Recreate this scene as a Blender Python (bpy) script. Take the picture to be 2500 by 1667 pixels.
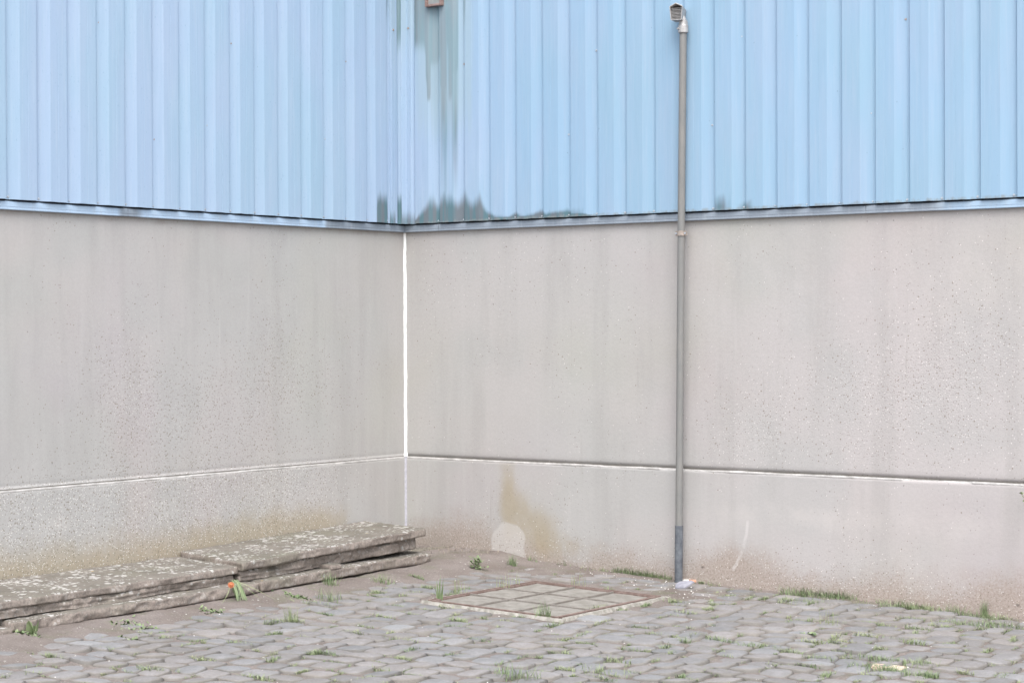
import bpy, math, random
import numpy as np
from mathutils import Vector, noise as mn

# ------------------------------------------------------------------ set-up
for o in list(bpy.data.objects): bpy.data.objects.remove(o)
S = bpy.context.scene
COL = S.collection
R = math.radians
random.seed(7)

cam_d = bpy.data.cameras.new('camera'); cam = bpy.data.objects.new('camera', cam_d); COL.objects.link(cam)
S.camera = cam
cam_d.sensor_width = 36; cam_d.lens = 70.03; cam_d.clip_start = .1; cam_d.clip_end = 1000
CAMP = Vector((9.004, -11.016, 1.6))
cam.location = CAMP
cam.rotation_mode = 'XYZ'
cam.rotation_euler = (R(89.62), R(.235), R(36.186))

W = bpy.data.worlds.new('World'); S.world = W; W.use_nodes = True
wt = W.node_tree; wt.nodes.clear()
sky = wt.nodes.new('ShaderNodeTexSky'); sky.sky_type = 'NISHITA'; sky.sun_disc = False
sky.sun_elevation = R(60); sky.sun_rotation = R(141); sky.air_density = 1; sky.dust_density = 3; sky.ozone_density = 1
hs = wt.nodes.new('ShaderNodeHueSaturation'); hs.inputs['Saturation'].default_value = .30
bg = wt.nodes.new('ShaderNodeBackground'); bg.inputs['Strength'].default_value = .15
wo = wt.nodes.new('ShaderNodeOutputWorld')
wt.links.new(sky.outputs[0], hs.inputs['Color']); wt.links.new(hs.outputs[0], bg.inputs[0]); wt.links.new(bg.outputs[0], wo.inputs[0])
sd = bpy.data.lights.new('sun', 'SUN'); sun = bpy.data.objects.new('sun', sd); COL.objects.link(sun)
sd.energy = .8; sd.angle = R(45); sd.color = (1, .97, .93)
_el, _az = R(60), R(141)                      # azimuth clockwise from +Y
sdir = Vector((math.sin(_az) * math.cos(_el), math.cos(_az) * math.cos(_el), math.sin(_el)))
sun.rotation_euler = sdir.to_track_quat('Z', 'Y').to_euler()
S.view_settings.view_transform = 'Standard'; S.view_settings.look = 'None'
S.view_settings.gamma = 1; S.view_settings.exposure = 1.43; S.view_settings.use_curve_mapping = False

# ------------------------------------------------------------------ measuring helpers (photograph pixel -> place)
CA, SA = math.cos(R(36.186)), math.sin(R(36.186))
F = 4863.
CM = cam.rotation_euler.to_matrix()
def hit(px, py, axis_, c):                   # where the sight line through a photograph pixel meets the plane axis = c
    d = CM @ Vector(((px - 1250) / F, -(py - 833.5) / F, -1)); t = (c - CAMP[axis_]) / d[axis_]; return CAMP + d * t
def wall_pt(px, py, side, off=0.):
    p = hit(px, py, 1, -off) if side == 'R' else hit(px, py, 0, off)
    return (p.x, p.z) if side == 'R' else (-p.y, p.z)
def wall_s(px, side, off=0., py=400): return wall_pt(px, py, side, off)[0]
def g(px, py, z=None):                       # point on the ground (or on the level z)
    zz = 0 if z is None else z
    for _ in range(12):
        p = hit(px, py, 2, zz)
        if z is None: zz = gz(p.x, -p.y)
    return p.x, -p.y
# u runs along the right-hand wall, v along the left-hand wall, world = (u, -v, z)
def dirt(u, v):
    """how far loose dirt lies above the cobble bed"""
    d = 0.
    e = .84 + .03 * math.sin(v * 2.1)
    t = (u - e)
    if u < 1.7: d += .034 * max(0, min(1, 1 - t / .30)) ** 1.1
    d += .030 * math.exp(-((u - .9) / .75) ** 2 - ((v - .15) / .42) ** 2)
    d += .014 * math.exp(-(v / .05) ** 2)
    d += .018 * math.exp(-((u - 2.5) / .4) ** 2 - ((v - .5) / .25) ** 2)
    if u < 1.9 and v > 4.1: d += .016 * min(1, (v - 4.1) / .5) * max(0, min(1, (1.75 - u) / .5))
    n = mn.noise(Vector((u * 1.1, v * 1.1, 3.3)))
    d += .009 * max(0, n)
    return d
def bed(u, v):
    return .012 - .025 * max(-3, min(u, 12)) + .006 * mn.noise(Vector((u * .6, v * .6, 0)))
def gz(u, v): return bed(u, v) + dirt(u, v)

# ------------------------------------------------------------------ node helper
class M:
    def __init__(s, name, rough=.85, spec=.3):
        s.m = bpy.data.materials.new(name); s.m.use_nodes = True; s.t = s.m.node_tree
        s.b = s.t.nodes['Principled BSDF']; s.b.inputs['Roughness'].default_value = rough
        s.b.inputs['Specular IOR Level'].default_value = spec
        s.tc = s.t.nodes.new('ShaderNodeTexCoord')
    def put(s, sock, v):
        if isinstance(v, bpy.types.NodeSocket): s.t.links.new(v, sock)
        elif v is not None:
            if isinstance(v, (tuple, list)) and len(v) == 3 and len(sock.default_value) == 4: v = (*v, 1)
            sock.default_value = v
    def pos(s, scale=(1, 1, 1), world=False):
        n = s.t.nodes.new('ShaderNodeMapping'); n.inputs['Scale'].default_value = scale
        if world:
            gn = s.t.nodes.new('ShaderNodeNewGeometry'); s.t.links.new(gn.outputs['Position'], n.inputs[0])
        else: s.t.links.new(s.tc.outputs['Object'], n.inputs[0])
        return n.outputs[0]
    def noise(s, sc, det=4, vec=None, rough=.55, col=False, dist=0):
        n = s.t.nodes.new('ShaderNodeTexNoise'); n.inputs['Scale'].default_value = sc; n.inputs['Detail'].default_value = det
        n.inputs['Roughness'].default_value = rough; n.inputs['Distortion'].default_value = dist
        s.put(n.inputs['Vector'], vec if vec is not None else s.pos()); return n.outputs['Color' if col else 'Fac']
    def vor(s, sc, vec=None, out='Distance', rnd=1):
        n = s.t.nodes.new('ShaderNodeTexVoronoi'); n.inputs['Scale'].default_value = sc; n.inputs['Randomness'].default_value = rnd
        s.put(n.inputs['Vector'], vec if vec is not None else s.pos()); return n.outputs[out]
    def mth(s, op, a, b=None, c=None, clamp=False):
        n = s.t.nodes.new('ShaderNodeMath'); n.operation = op; n.use_clamp = clamp
        for i, v in enumerate((a, b, c)):
            if v is not None: s.put(n.inputs[i], v)
        return n.outputs[0]
    def mul(s, a, b): return s.mth('MULTIPLY', a, b)
    def step(s, v, a, b, lo=0., hi=1.):
        n = s.t.nodes.new('ShaderNodeMapRange'); n.interpolation_type = 'SMOOTHSTEP'
        s.put(n.inputs[0], v)
        for i, q in enumerate((a, b, lo, hi)): s.put(n.inputs[i + 1], q)
        return n.outputs[0]
    def mix(s, f, a, b, mode='MIX'):
        n = s.t.nodes.new('ShaderNodeMix'); n.data_type = 'RGBA'; n.blend_type = mode
        s.put(n.inputs[0], f); s.put(n.inputs[6], a); s.put(n.inputs[7], b); return n.outputs[2]
    def attr(s, name, out='Fac'):
        n = s.t.nodes.new('ShaderNodeAttribute'); n.attribute_name = name; return n.outputs[out]
    def sep(s, v):
        n = s.t.nodes.new('ShaderNodeSeparateXYZ'); s.put(n.inputs[0], v); return n.outputs
    def rnd(s, island=False):
        if island: return s.t.nodes.new('ShaderNodeNewGeometry').outputs['Random Per Island']
        return s.t.nodes.new('ShaderNodeObjectInfo').outputs['Random']
    def bump(s, h, dist=.01, strength=.6):
        n = s.t.nodes.new('ShaderNodeBump'); n.inputs['Distance'].default_value = dist; n.inputs['Strength'].default_value = strength
        s.put(n.inputs['Height'], h); s.t.links.new(n.outputs[0], s.b.inputs['Normal'])
    def col(s, c): s.put(s.b.inputs['Base Color'], c); return s.m

# ------------------------------------------------------------------ mesh helpers
def link(name, me, mat=None, parent=None, smooth=False):
    o = bpy.data.objects.new(name, me); COL.objects.link(o)
    if mat is not None and not me.materials: me.materials.append(mat)
    if parent is not None: o.parent = parent; o.matrix_parent_inverse.identity(); 
    if smooth:
        me.polygons.foreach_set('use_smooth', [len(p.vertices) < 5 for p in me.polygons])      # flat end caps
    return o
def mesh(name, V, Fc):
    me = bpy.data.meshes.new(name); me.from_pydata([tuple(v) for v in V], [], Fc); me.update(); return me
def empty(name, loc=(0, 0, 0)):
    o = bpy.data.objects.new(name, None); o.empty_display_size = .1; COL.objects.link(o); o.location = loc; return o
def tag(o, label=None, cat=None, group=None, kind=None):
    if label: o['label'] = label
    if cat: o['category'] = cat
    if group: o['group'] = group
    if kind: o['kind'] = kind
    return o
class MB:
    def __init__(s): s.V = []; s.F = []
    def add(s, V, Fc):
        k = len(s.V); s.V += [tuple(v) for v in V]; s.F += [tuple(i + k for i in f) for f in Fc]
    def box(s, x0, x1, y0, y1, z0, z1):
        V = [(x, y, z) for z in (z0, z1) for y in (y0, y1) for x in (x0, x1)]
        s.add(V, [(0, 2, 3, 1), (4, 5, 7, 6), (0, 1, 5, 4), (2, 6, 7, 3), (0, 4, 6, 2), (1, 3, 7, 5)])
    def tube(s, pts, r, n=16, cap=True):
        pts = [Vector(p) for p in pts]; rs = r if isinstance(r, (list, tuple)) else [r] * len(pts)
        V = []; Fc = []
        for i, p in enumerate(pts):
            d = (pts[min(i + 1, len(pts) - 1)] - pts[max(i - 1, 0)]).normalized()
            a = d.orthogonal().normalized() if abs(d.z) < .9 else (Vector((1, 0, 0)) - d * d.x).normalized()
            b = d.cross(a)
            for k in range(n):
                t = 2 * math.pi * k / n; V.append(p + (a * math.cos(t) + b * math.sin(t)) * rs[i])
        for i in range(len(pts) - 1):
            for k in range(n): Fc.append((i * n + k, i * n + (k + 1) % n, (i + 1) * n + (k + 1) % n, (i + 1) * n + k))
        if cap:                                  # caps on vertices of their own, so they do not bend the side normals
            a0 = len(V); V += [Vector(v) for v in V[:n]] + [Vector(v) for v in V[(len(pts) - 1) * n:len(pts) * n]]
            Fc.append(tuple(reversed(range(a0, a0 + n)))); Fc.append(tuple(range(a0 + n, a0 + 2 * n)))
        s.add(V, Fc)
    def build(s, name, mat, parent=None, smooth=False): return link(name, mesh(name, s.V, s.F), mat, parent, smooth)
def bevel(o, w=.002, seg=2):
    m = o.modifiers.new('bevel', 'BEVEL'); m.width = w; m.segments = seg; m.limit_method = 'ANGLE'; return o

def ss(x, a, b):
    t = np.clip((x - a) / (b - a), 0, 1); return t * t * (3 - 2 * t)
def gauss(S_, Z_, s, z, ws, wz): return np.exp(-((S_ - s) / ws) ** 2 - ((Z_ - z) / wz) ** 2)

# ------------------------------------------------------------------ materials
def concrete():
    m = M('weathered_concrete', .92, .25)
    P = m.pos()
    big = m.noise(.9, 3, P, .5, True); mid = m.noise(3.2, 5, P)
    c = m.mix(.13, (.382, .370, .355), big, 'SOFT_LIGHT')
    big2 = m.noise(.55, 2, P); c = m.mix(m.step(big2, .42, .62), c, (.405, .392, .383))
    gr = m.noise(.8, 2, m.pos((1.3, 1.3, 1.1))); c = m.mix(m.mul(m.step(gr, .48, .62), .5), c, (.345, .357, .347))
    c = m.mix(m.step(mid, .35, .7, 0, .30), c, (.43, .422, .412))
    stv = m.noise(5, 5, m.pos((1, 1, .12)), .6)                       # soft vertical run marks
    c = m.mix(m.step(stv, .45, .72, 0, .42), c, (.30, .298, .285))
    st2 = m.noise(16, 4, m.pos((1, 1, .06)), .6)
    c = m.mix(m.step(st2, .55, .75, 0, .22), c, (.46, .455, .445))
    fine = m.noise(55, 3, P); c = m.mix(m.step(fine, .3, .7, 0, .16), c, (.29, .285, .275))
    vf = m.noise(210, 2, P); c = m.mix(m.step(vf, .35, .7, 0, .20), c, (.50, .49, .475))
    # masks
    nb = m.noise(7, 6, m.pos((1, 1, .75)), .65); ns = m.noise(14, 5, P, .7)
    def blend(a, lo=.25, w=.45): return m.mul(m.step(m.mth('ADD', a, m.mul(m.mth('SUBTRACT', nb, .5), 1.0)), lo - .12, lo + w + .35), m.step(a, 0, .25))
    br = m.attr('brown'); c = m.mix(m.mul(blend(br, .20, .60), .72), c, m.mix(ns, (.275, .225, .18), (.39, .34, .295)))
    c = m.mix(m.mul(m.mul(blend(br, .15, .6), m.step(m.noise(70, 4, P, .75), .42, .62)), .55), c, (.22, .175, .15))
    c = m.mix(m.mul(m.mul(blend(br, .3, .6), m.step(m.noise(48, 4, m.pos((1, 1, .9)), .7), .55, .68)), .35), c, (.50, .45, .41))
    al = m.attr('algae'); c = m.mix(m.mul(blend(al, .22, .6), .58), c, m.mix(ns, (.25, .20, .105), (.36, .30, .19)))
    gy = m.attr('grey'); c = m.mix(m.mul(blend(gy, .3, .5), .45), c, (.24, .225, .21))
    li = m.attr('pale'); c = m.mix(m.mul(blend(li, .30, .20), .62), c, (.475, .462, .442))
    sc = m.attr('scratch'); c = m.mix(m.mul(m.mul(m.step(sc, .2, .8), m.step(ns, .25, .6)), .45), c, (.56, .55, .54))
    # exposed aggregate: dark and white grains
    sp = m.mth('ADD', m.attr('speck'), m.mul(m.mth('SUBTRACT', m.noise(2.4, 4, m.pos((1, 1, .55))), .5), .9), clamp=True)
    for sca, colr, dens, st in ((95, (.17, .15, .12), .34, .75), (60, (.19, .165, .125), .16, .7), (110, (.74, .73, .70), .15, .8), (140, (.21, .20, .18), .5, .4)):
        vv = m.pos((1, 1, 1.0)); d = m.vor(sca, vv); cc = m.sep(m.vor(sca, vv, 'Color'))[0]
        dots = m.mul(m.step(d, .34, .22), m.mth('LESS_THAN', cc, m.mul(sp, dens)))
        c = m.mix(m.mul(dots, st), c, colr)
    sparse = m.mul(m.step(m.vor(26), .11, .07), m.mth('LESS_THAN', m.sep(m.vor(26, None, 'Color'))[1], .07))
    c = m.mix(m.mul(sparse, .35), c, (.17, .15, .14))
    c = m.mix(1., c, (1.005, .99, .99), 'MULTIPLY')
    c = m.mix(m.mul(m.step(m.sep(P)[0], 1.2, 4.2), .8), c, (1.06, 1.025, 1.035), 'MULTIPLY')  # warmer, pinker light towards the right, graded into the wall colour
    run = m.noise(30, 4, m.pos((1, 1, .035)), .65); c = m.mix(m.mul(m.step(run, .60, .72), m.step(m.noise(2.2, 3, m.pos((1, 1, .5))), .45, .65, 0, .30)), c, (.27, .26, .235))
    pits = m.mul(m.step(m.vor(17), .10, .06), m.mth('LESS_THAN', m.sep(m.vor(17, None, 'Color'))[2], .06)); c = m.mix(m.mul(pits, .6), c, (.16, .15, .14))
    dn = m.mth('ADD', m.mul(m.noise(40, 4, P), .5), m.mul(m.vor(100), m.mul(sp, .5)))
    m.bump(dn, .004, .5)
    return m.col(c)
def blue():
    m = M('faded_blue_paint', .75, .2)
    P = m.pos()
    tone = m.attr('tone')                      # 0 = left sheets (more violet), 1 = right sheets (more cyan)
    c = m.mix(tone, (.345, .485, .70), (.315, .505, .725))
    n1 = m.noise(1.1, 3, m.pos((1.5, 1.5, .5))); c = m.mix(m.step(n1, .35, .68, 0, .55), c, (.305, .50, .67))
    n2 = m.noise(4, 4, m.pos((1, 1, .25))); c = m.mix(m.step(n2, .4, .75, 0, .35), c, (.40, .505, .71))
    st = m.noise(60, 4, m.pos((1, 1, .035)), .6); c = m.mix(m.step(st, .45, .75, 0, .30), c, (.43, .565, .74))
    st3 = m.noise(34, 3, m.pos((1, 1, .05)), .6); c = m.mix(m.step(st3, .5, .75, 0, .22), c, (.27, .42, .60))
    fs = m.noise(120, 3, m.pos((1, 1, .35))); c = m.mix(m.mul(m.step(fs, .62, .74), m.mth('SUBTRACT', .62, m.mul(tone, .42))), c, (.24, .38, .56))
    d = m.vor(30, m.pos((1, 1, .6))); dd = m.mul(m.step(d, .10, .05), m.mth('LESS_THAN', m.sep(m.vor(30, m.pos((1, 1, .6)), 'Color'))[0], .05))
    c = m.mix(m.mul(dd, .6), c, (.16, .24, .33))
    # water stain: grey-green, streaky
    sv = m.noise(38, 5, m.pos((1, 1, .03)), .6); s = m.attr('stain')
    sm = m.step(m.mth('ADD', s, m.mul(m.mth('SUBTRACT', sv, .5), .45)), .06, .74)
    hue = m.noise(22, 3, m.pos((1, 1, .06)))
    c = m.mix(m.mul(sm, .96), c, m.mix(m.step(hue, .4, .6), (.10, .20, .25), (.15, .185, .225)))
    pale = m.attr('wash'); pm = m.step(m.mth('ADD', pale, m.mul(m.mth('SUBTRACT', sv, .5), .8)), .3, .9)
    c = m.mix(m.mul(pm, .5), c, (.36, .50, .60))
    ba = m.attr('base'); bn = m.noise(30, 4, m.pos((1, 1, .5)), .7)
    bm = m.step(m.mth('ADD', ba, m.mul(m.mth('SUBTRACT', bn, .5), .9)), .45, .8)
    c = m.mix(m.mul(bm, .8), c, (.26, .30, .32))
    ru = m.attr('rust'); rm = m.step(m.mth('ADD', ru, m.mul(m.mth('SUBTRACT', m.noise(24, 4, P, .7), .5), 1.7)), .80, .98)
    c = m.mix(rm, c, m.mix(m.noise(90), (.33, .14, .07), (.46, .30, .22)))
    c = m.mix(1., c, m.mix(tone, (.90, .84, .77), (.80, .75, .70)), 'MULTIPLY')
    m.bump(m.mth('ADD', m.noise(3.2, 3, m.pos((1, 1, .35))), m.mul(m.noise(14, 3, m.pos((1, 1, .3))), .15)), .012, .35)
    return m.col(c)
def trim_mat(nm, a, b):
    m = M(nm, .5, .4); n = m.noise(1.3, 4, m.pos((1, 1, 1))); t = m.attr('fade')
    c = m.mix(m.step(m.mth('ADD', t, m.mul(m.mth('SUBTRACT', n, .5), .4)), .35, .6), b, a)
    s = m.noise(45, 4, m.pos((1, 1, .1))); c = m.mix(m.step(s, .45, .8, 0, .35), c, (.40, .44, .48))
    f = m.noise(120, 3); c = m.mix(m.step(f, .5, .8, 0, .3), c, (.17, .19, .22)); m.bump(f, .001, .3)
    return m.col(c)
def simple(nm, a, b, sc=20, rough=.7, spec=.3, metal=0, bump=.002, stretch=(1, 1, 1)):
    m = M(nm, rough, spec); m.b.inputs['Metallic'].default_value = metal
    n = m.noise(sc, 5, m.pos(stretch), .65); c = m.mix(m.step(n, .3, .7), a, b)
    if bump: m.bump(m.noise(sc * 3, 3), bump, .5)
    return m.col(c)
def slab_mat():
    m = M('lichened_concrete', .95, .2); P = m.pos(world=True)
    c = m.mix(m.step(m.noise(5, 5, P), .3, .7), (.205, .19, .165), (.30, .275, .245))
    nn = m.sep(m.t.nodes.new('ShaderNodeNewGeometry').outputs['Normal'])[2]
    front = m.step(nn, .75, .35)                                    # broken faces show warmer concrete
    c = m.mix(m.mul(front, .75), c, m.mix(m.noise(6, 5, P, .65), (.33, .275, .245), (.50, .435, .395)))
    c = m.mix(m.step(m.noise(60, 4, P, .7), .35, .7, 0, .55), c, (.15, .14, .12))
    c = m.mix(m.mul(m.step(m.noise(2.5, 3, P), .5, .7), .45), c, (.20, .20, .15))
    li = m.step(m.noise(4.2, 4, P, .6), .40, .66, .03, .62)
    wob = m.mul(m.mth('SUBTRACT', m.noise(75, 3, P, .7), .5), .55)
    lm = None
    for sc_, dn_, rad in ((24, .70, .50), (44, .75, .48), (80, .35, .45)):
        dd = m.mth('ADD', m.vor(sc_, P), wob); k_ = m.mul(m.step(dd, rad, rad - .10), m.mth('LESS_THAN', m.sep(m.vor(sc_, P, 'Color'))[0], m.mul(li, dn_)))
        lm = k_ if lm is None else m.mth('MAXIMUM', lm, k_)
    lm = m.mul(lm, m.step(nn, .1, .9, .22, 1))
    c = m.mix(m.mul(lm, .78), c, m.mix(m.noise(45, 2, P), (.50, .49, .46), (.85, .85, .84)))
    d = m.vor(16, P); ring = m.mul(m.step(d, .22, .14), m.mth('LESS_THAN', m.sep(m.vor(16, P, 'Color'))[0], .14))
    c = m.mix(m.mul(ring, .7), c, (.62, .63, .60))
    oc = m.mul(m.step(m.vor(13, P), .16, .09), m.mth('LESS_THAN', m.sep(m.vor(13, P, 'Color'))[1], .03)); c = m.mix(m.mul(oc, .7), c, (.55, .36, .12))
    c = m.mix(1., c, (.76, .745, .735), 'MULTIPLY')
    m.bump(m.mth('ADD', m.mul(m.noise(45, 5, P, .7), .8), m.mul(lm, .15)), .010, .8)
    return m.col(c)
DIRT_A, DIRT_B = (.265, .225, .20), (.365, .32, .295)
def dirt_mat():
    m = M('dirt', 1, .1); P = m.pos(world=True)
    c = m.mix(m.step(m.noise(3, 5, P), .3, .7), DIRT_A, DIRT_B)
    c = m.mix(m.step(m.noise(110, 4, P, .7), .35, .7, 0, .5), c, (.17, .145, .125))
    c = m.mix(m.mul(m.step(m.noise(4.5, 5, P, .6), .52, .66), .35), c, (.20, .215, .13))      # moss film
    for sc, cl, k in ((70, (.50, .46, .43), .22), (45, (.16, .14, .13), .12), (38, (.80, .78, .74), .035)):
        d = m.mul(m.step(m.vor(sc, P), .3, .2), m.mth('LESS_THAN', m.sep(m.vor(sc, P, 'Color'))[0], k)); c = m.mix(m.mul(d, .75), c, cl)
    c = m.mix(1., c, (.68, .68, .69), 'MULTIPLY')
    m.bump(m.noise(70, 6, P, .75), .012, .7)
    return m.col(c)
def cobble_mat(island):
    m = M('cobble_stone_joined' if island else 'cobble_stone', .8, .35); P = m.pos(world=True); r = m.rnd(island)
    r2 = m.mth('FRACT', m.mul(r, 17.31)); r3 = m.mth('FRACT', m.mul(r, 91.7))
    c = m.mix(r2, (.285, .272, .262), (.345, .322, .306))
    c = m.mix(m.step(r3, .35, 1, 0, .75), c, (.275, .288, .298))
    c = m.mix(m.step(r, .90, 1, 0, .6), c, (.39, .405, .415))
    c = m.mix(m.step(m.noise(14, 5, P, .65), .4, .72, 0, .55), c, (.43, .42, .43))
    c = m.mix(m.step(m.noise(75, 4, P, .7), .4, .7, 0, .4), c, (.20, .19, .19))
    e = m.mth('ADD', m.attr('edge'), m.mul(m.mth('SUBTRACT', m.noise(16, 5, P, .7), .5), 1.3))
    big = m.step(m.noise(1.4, 3, P), .42, .62, 0, .30)
    c = m.mix(m.mul(m.step(m.mth('ADD', e, big), .55, 1.1), .75), c, m.mix(m.noise(90, 3, P), (.21, .195, .165), (.33, .305, .275)))
    c = m.mix(1., c, m.mix(m.mth('FRACT', m.mul(r, 43.7)), (.55, .55, .555), (.71, .70, .70)), 'MULTIPLY')
    m.bump(m.noise(40, 5, P, .65), .005, .5)
    return m.col(c)
def grass_mat():
    m = M('grass_blade', .6, .3); r = m.rnd(True); k = m.attr('dry')
    c = m.mix(r, (.10, .15, .068), (.215, .275, .145)); c = m.mix(k, c, m.mix(r, (.26, .30, .155), (.32, .325, .20)))
    m.b.inputs['Subsurface Weight'].default_value = 0
    return m.col(c)
CONC = concrete(); BLUE = blue(); SLAB = slab_mat(); DIRT = dirt_mat(); COB = cobble_mat(False); COBJ = cobble_mat(True); GRASS = grass_mat()
TRIM_L = trim_mat('blue_trim_paint', (.22, .26, .31), (.38, .50, .64)); TRIM_R = trim_mat('grey_trim_paint', (.25, .29, .34), (.33, .45, .58))
DARK = simple('closure_shadow_gap', (.035, .035, .045), (.05, .05, .06), 10)
WHITE = simple('white_sealant', (.86, .86, .85), (.93, .93, .92), 40, .6, bump=.003)
LILAC = simple('aged_sealant', (.36, .355, .39), (.46, .45, .49), 60, .7, bump=.002)
MORTAR = simple('pale_mortar', (.40, .385, .37), (.66, .64, .62), 9, .9, bump=.004)
SCREW = simple('galvanised_screw', (.34, .38, .43), (.50, .54, .58), 90, .5, .5, .2)
SCREWR = simple('rusty_screw', (.26, .20, .17), (.40, .33, .29), 90, .7, .3)
PIPE = simple('grey_plastic_pipe', (.185, .187, .184), (.225, .219, .208), 30, .6, .35, 0, .001, (1, 1, .25))
SLEEVE = simple('dark_pipe_sleeve', (.075, .083, .097), (.14, .153, .17), 26, .6, .35, 0, .002)
ALU = simple('cast_aluminium', (.33, .315, .305), (.47, .455, .445), 40, .45, .5, .3)
CLAMP = simple('weathered_clamp', (.24, .22, .20), (.42, .34, .29), 45, .6, .4, .1)
RUST = simple('rust', (.20, .13, .115), (.31, .225, .205), 30, .9, .2, 0, .006)
IRON = simple('rusty_iron', (.15, .105, .09), (.24, .18, .16), 24, .9, .2, 0, .006)
INFILL = simple('concrete_infill', (.185, .172, .152), (.265, .25, .228), 14, .95, .2, 0, .012)
LIDRIB = simple('worn_lid_rib', (.185, .165, .145), (.25, .23, .21), 24, .9, .2, 0, .006)
CURB = simple('pale_concrete_frame', (.20, .19, .165), (.37, .35, .32), 22, .95, .2, 0, .012)

# ------------------------------------------------------------------ ground
def axis(a, b, step, far=120):
    x = list(np.arange(a, b + 1e-6, step)); lo = a; hi = b; q = step
    L = []; Hh = []
    while lo > -far: q *= 1.6; lo -= q; L.append(lo)
    q = step
    while hi < far: q *= 1.6; hi += q; Hh.append(hi)
    return L[::-1] + x + Hh
us = axis(-.1, 6.6, .035); vs = axis(-.1, 6.2, .035)
V = []
for v in vs:
    for u in us:
        fine = 0
        if -.2 < u < 7 and -.2 < v < 7: fine = .0055 * mn.fractal(Vector((u * 9, v * 9, 1)), 1, 2, 4)
        V.append((u, -v, gz(u, v) + fine))
nu = len(us)
Fc = [(j * nu + i, (j + 1) * nu + i, (j + 1) * nu + i + 1, j * nu + i + 1) for j in range(len(vs) - 1) for i in range(nu - 1)]
ground = link('ground', mesh('ground', V, Fc), DIRT, None, True)
tag(ground, kind='structure')

# cobbles -----------------------------------------------------------
MAN = (1.575, 2.625, .64, 1.83)             # manhole frame: u0 u1 v0 v1
def cob_mesh(seed):
    rr = random.Random(seed); n = 7; V = []; E = []
    ex = rr.uniform(3.0, 5.5); ph = [rr.uniform(0, 6.28) for _ in range(3)]
    tilt = (rr.uniform(-.004, .004), rr.uniform(-.004, .004)); dome = rr.uniform(.006, .0115)
    rings = (0, .3, .55, .75, .9, 1.0, 1.04); ns = 16
    V.append((0, 0, dome)); E.append(0.)
    for k, q in enumerate(rings[1:]):
        for a in range(ns):
            t = 2 * math.pi * a / ns
            rad = 1 / (abs(math.cos(t)) ** ex + abs(math.sin(t)) ** ex) ** (1 / ex)
            rad *= 1 + .035 * math.sin(2 * t + ph[0]) + .035 * math.sin(3 * t + ph[1]) + .02 * math.sin(5 * t + ph[2])
            x, y = q * rad * math.cos(t) * .5, q * rad * math.sin(t) * .5
            z = dome * (1 - q ** 2.6) + tilt[0] * x * 4 + tilt[1] * y * 4 + .0015 * rr.uniform(-1, 1) * (q < .95)
            if k == 4: z -= .0035
            if k == 5: z -= .03
            V.append((x, y, z)); E.append(min(1, q ** 3))
    Fc = [(0, 1 + a, 1 + (a + 1) % ns) for a in range(ns)]
    for k in range(5):
        for a in range(ns):
            Fc.append((1 + k * ns + a, 1 + (k + 1) * ns + a, 1 + (k + 1) * ns + (a + 1) % ns, 1 + k * ns + (a + 1) % ns))
    return V, Fc, E
def with_edge(me, E):
    at = me.attributes.new('edge', 'FLOAT', 'POINT'); at.data.foreach_set('value', E)
    me.polygons.foreach_set('use_smooth', [True] * len(me.polygons)); return me
shapes = [cob_mesh(100 + k) for k in range(20)]
metas = [with_edge(mesh('cobble_stone', a, b), c) for a, b, c in shapes]
rc = random.Random(11); stones = []
v = .02; row = 0
while v < 6.8:
    dv = rc.uniform(.153, .176); u = rc.uniform(-.1, .0) + (row % 2) * .08
    while u < 7.2:
        du = rc.uniform(.142, .192)
        uc, vc = u + du / 2, v + dv / 2 + .018 * math.sin(u * 1.7 + row * .3) + .03 * math.sin(u * .6)
        ok = 1
        m_ = .045
        if MAN[0] - m_ < uc < MAN[1] + m_ and MAN[2] - m_ < vc < MAN[3] + m_: ok = 0
        if uc < .80 and vc > .5: ok = 0
        if vc < .05 or uc < .06: ok = 0
        if ok:
            p = Vector((uc, -vc, 0)) - CAMP; dep = p.x * -SA + p.y * CA; lat = p.x * CA + p.y * SA
            if dep > 7.6 and abs(lat) < dep * .30 + .3:
                stones.append((dep, lat, uc, vc, du, dv, rc.uniform(-.10, .10), rc.randrange(20), rc.gauss(0, .0034)))
        u += du
    v += dv; row += 1
def vis(s): return s[0] > 8.85 and abs(s[1]) < s[0] * .2532 + .04
stones.sort(key=lambda s: (not vis(s), s[0]))
JV, JF, JE = [], [], []; nbig = 0
for dep, lat, uc, vc, du, dv, rot, k, dz in stones:
    zb = bed(uc, vc) + .005 + dz
    sx, sy = du - .001, dv - .001
    if dirt(uc, vc) > .034: continue
    if nbig < 298:
        o = bpy.data.objects.new('cobble_stone', metas[k]); COL.objects.link(o); o.parent = ground
        if not metas[k].materials: metas[k].materials.append(COB)
        o.location = (uc, -vc, zb); o.scale = (sx, sy, 1); o.rotation_euler.z = rot; nbig += 1
    else:
        a, b, c = shapes[k]; cs, sn = math.cos(rot), math.sin(rot); kk = len(JV)
        for x, y, z in a: X, Y = x * sx, y * sy; JV.append((uc + X * cs - Y * sn, -vc + X * sn + Y * cs, zb + z))
        JF += [tuple(i + kk for i in f) for f in b]; JE += c
jm = with_edge(mesh('distant_cobble_stones', JV, JF), JE)
tag(link('distant_cobble_stones', jm, COBJ, ground), kind='stuff')

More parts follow.
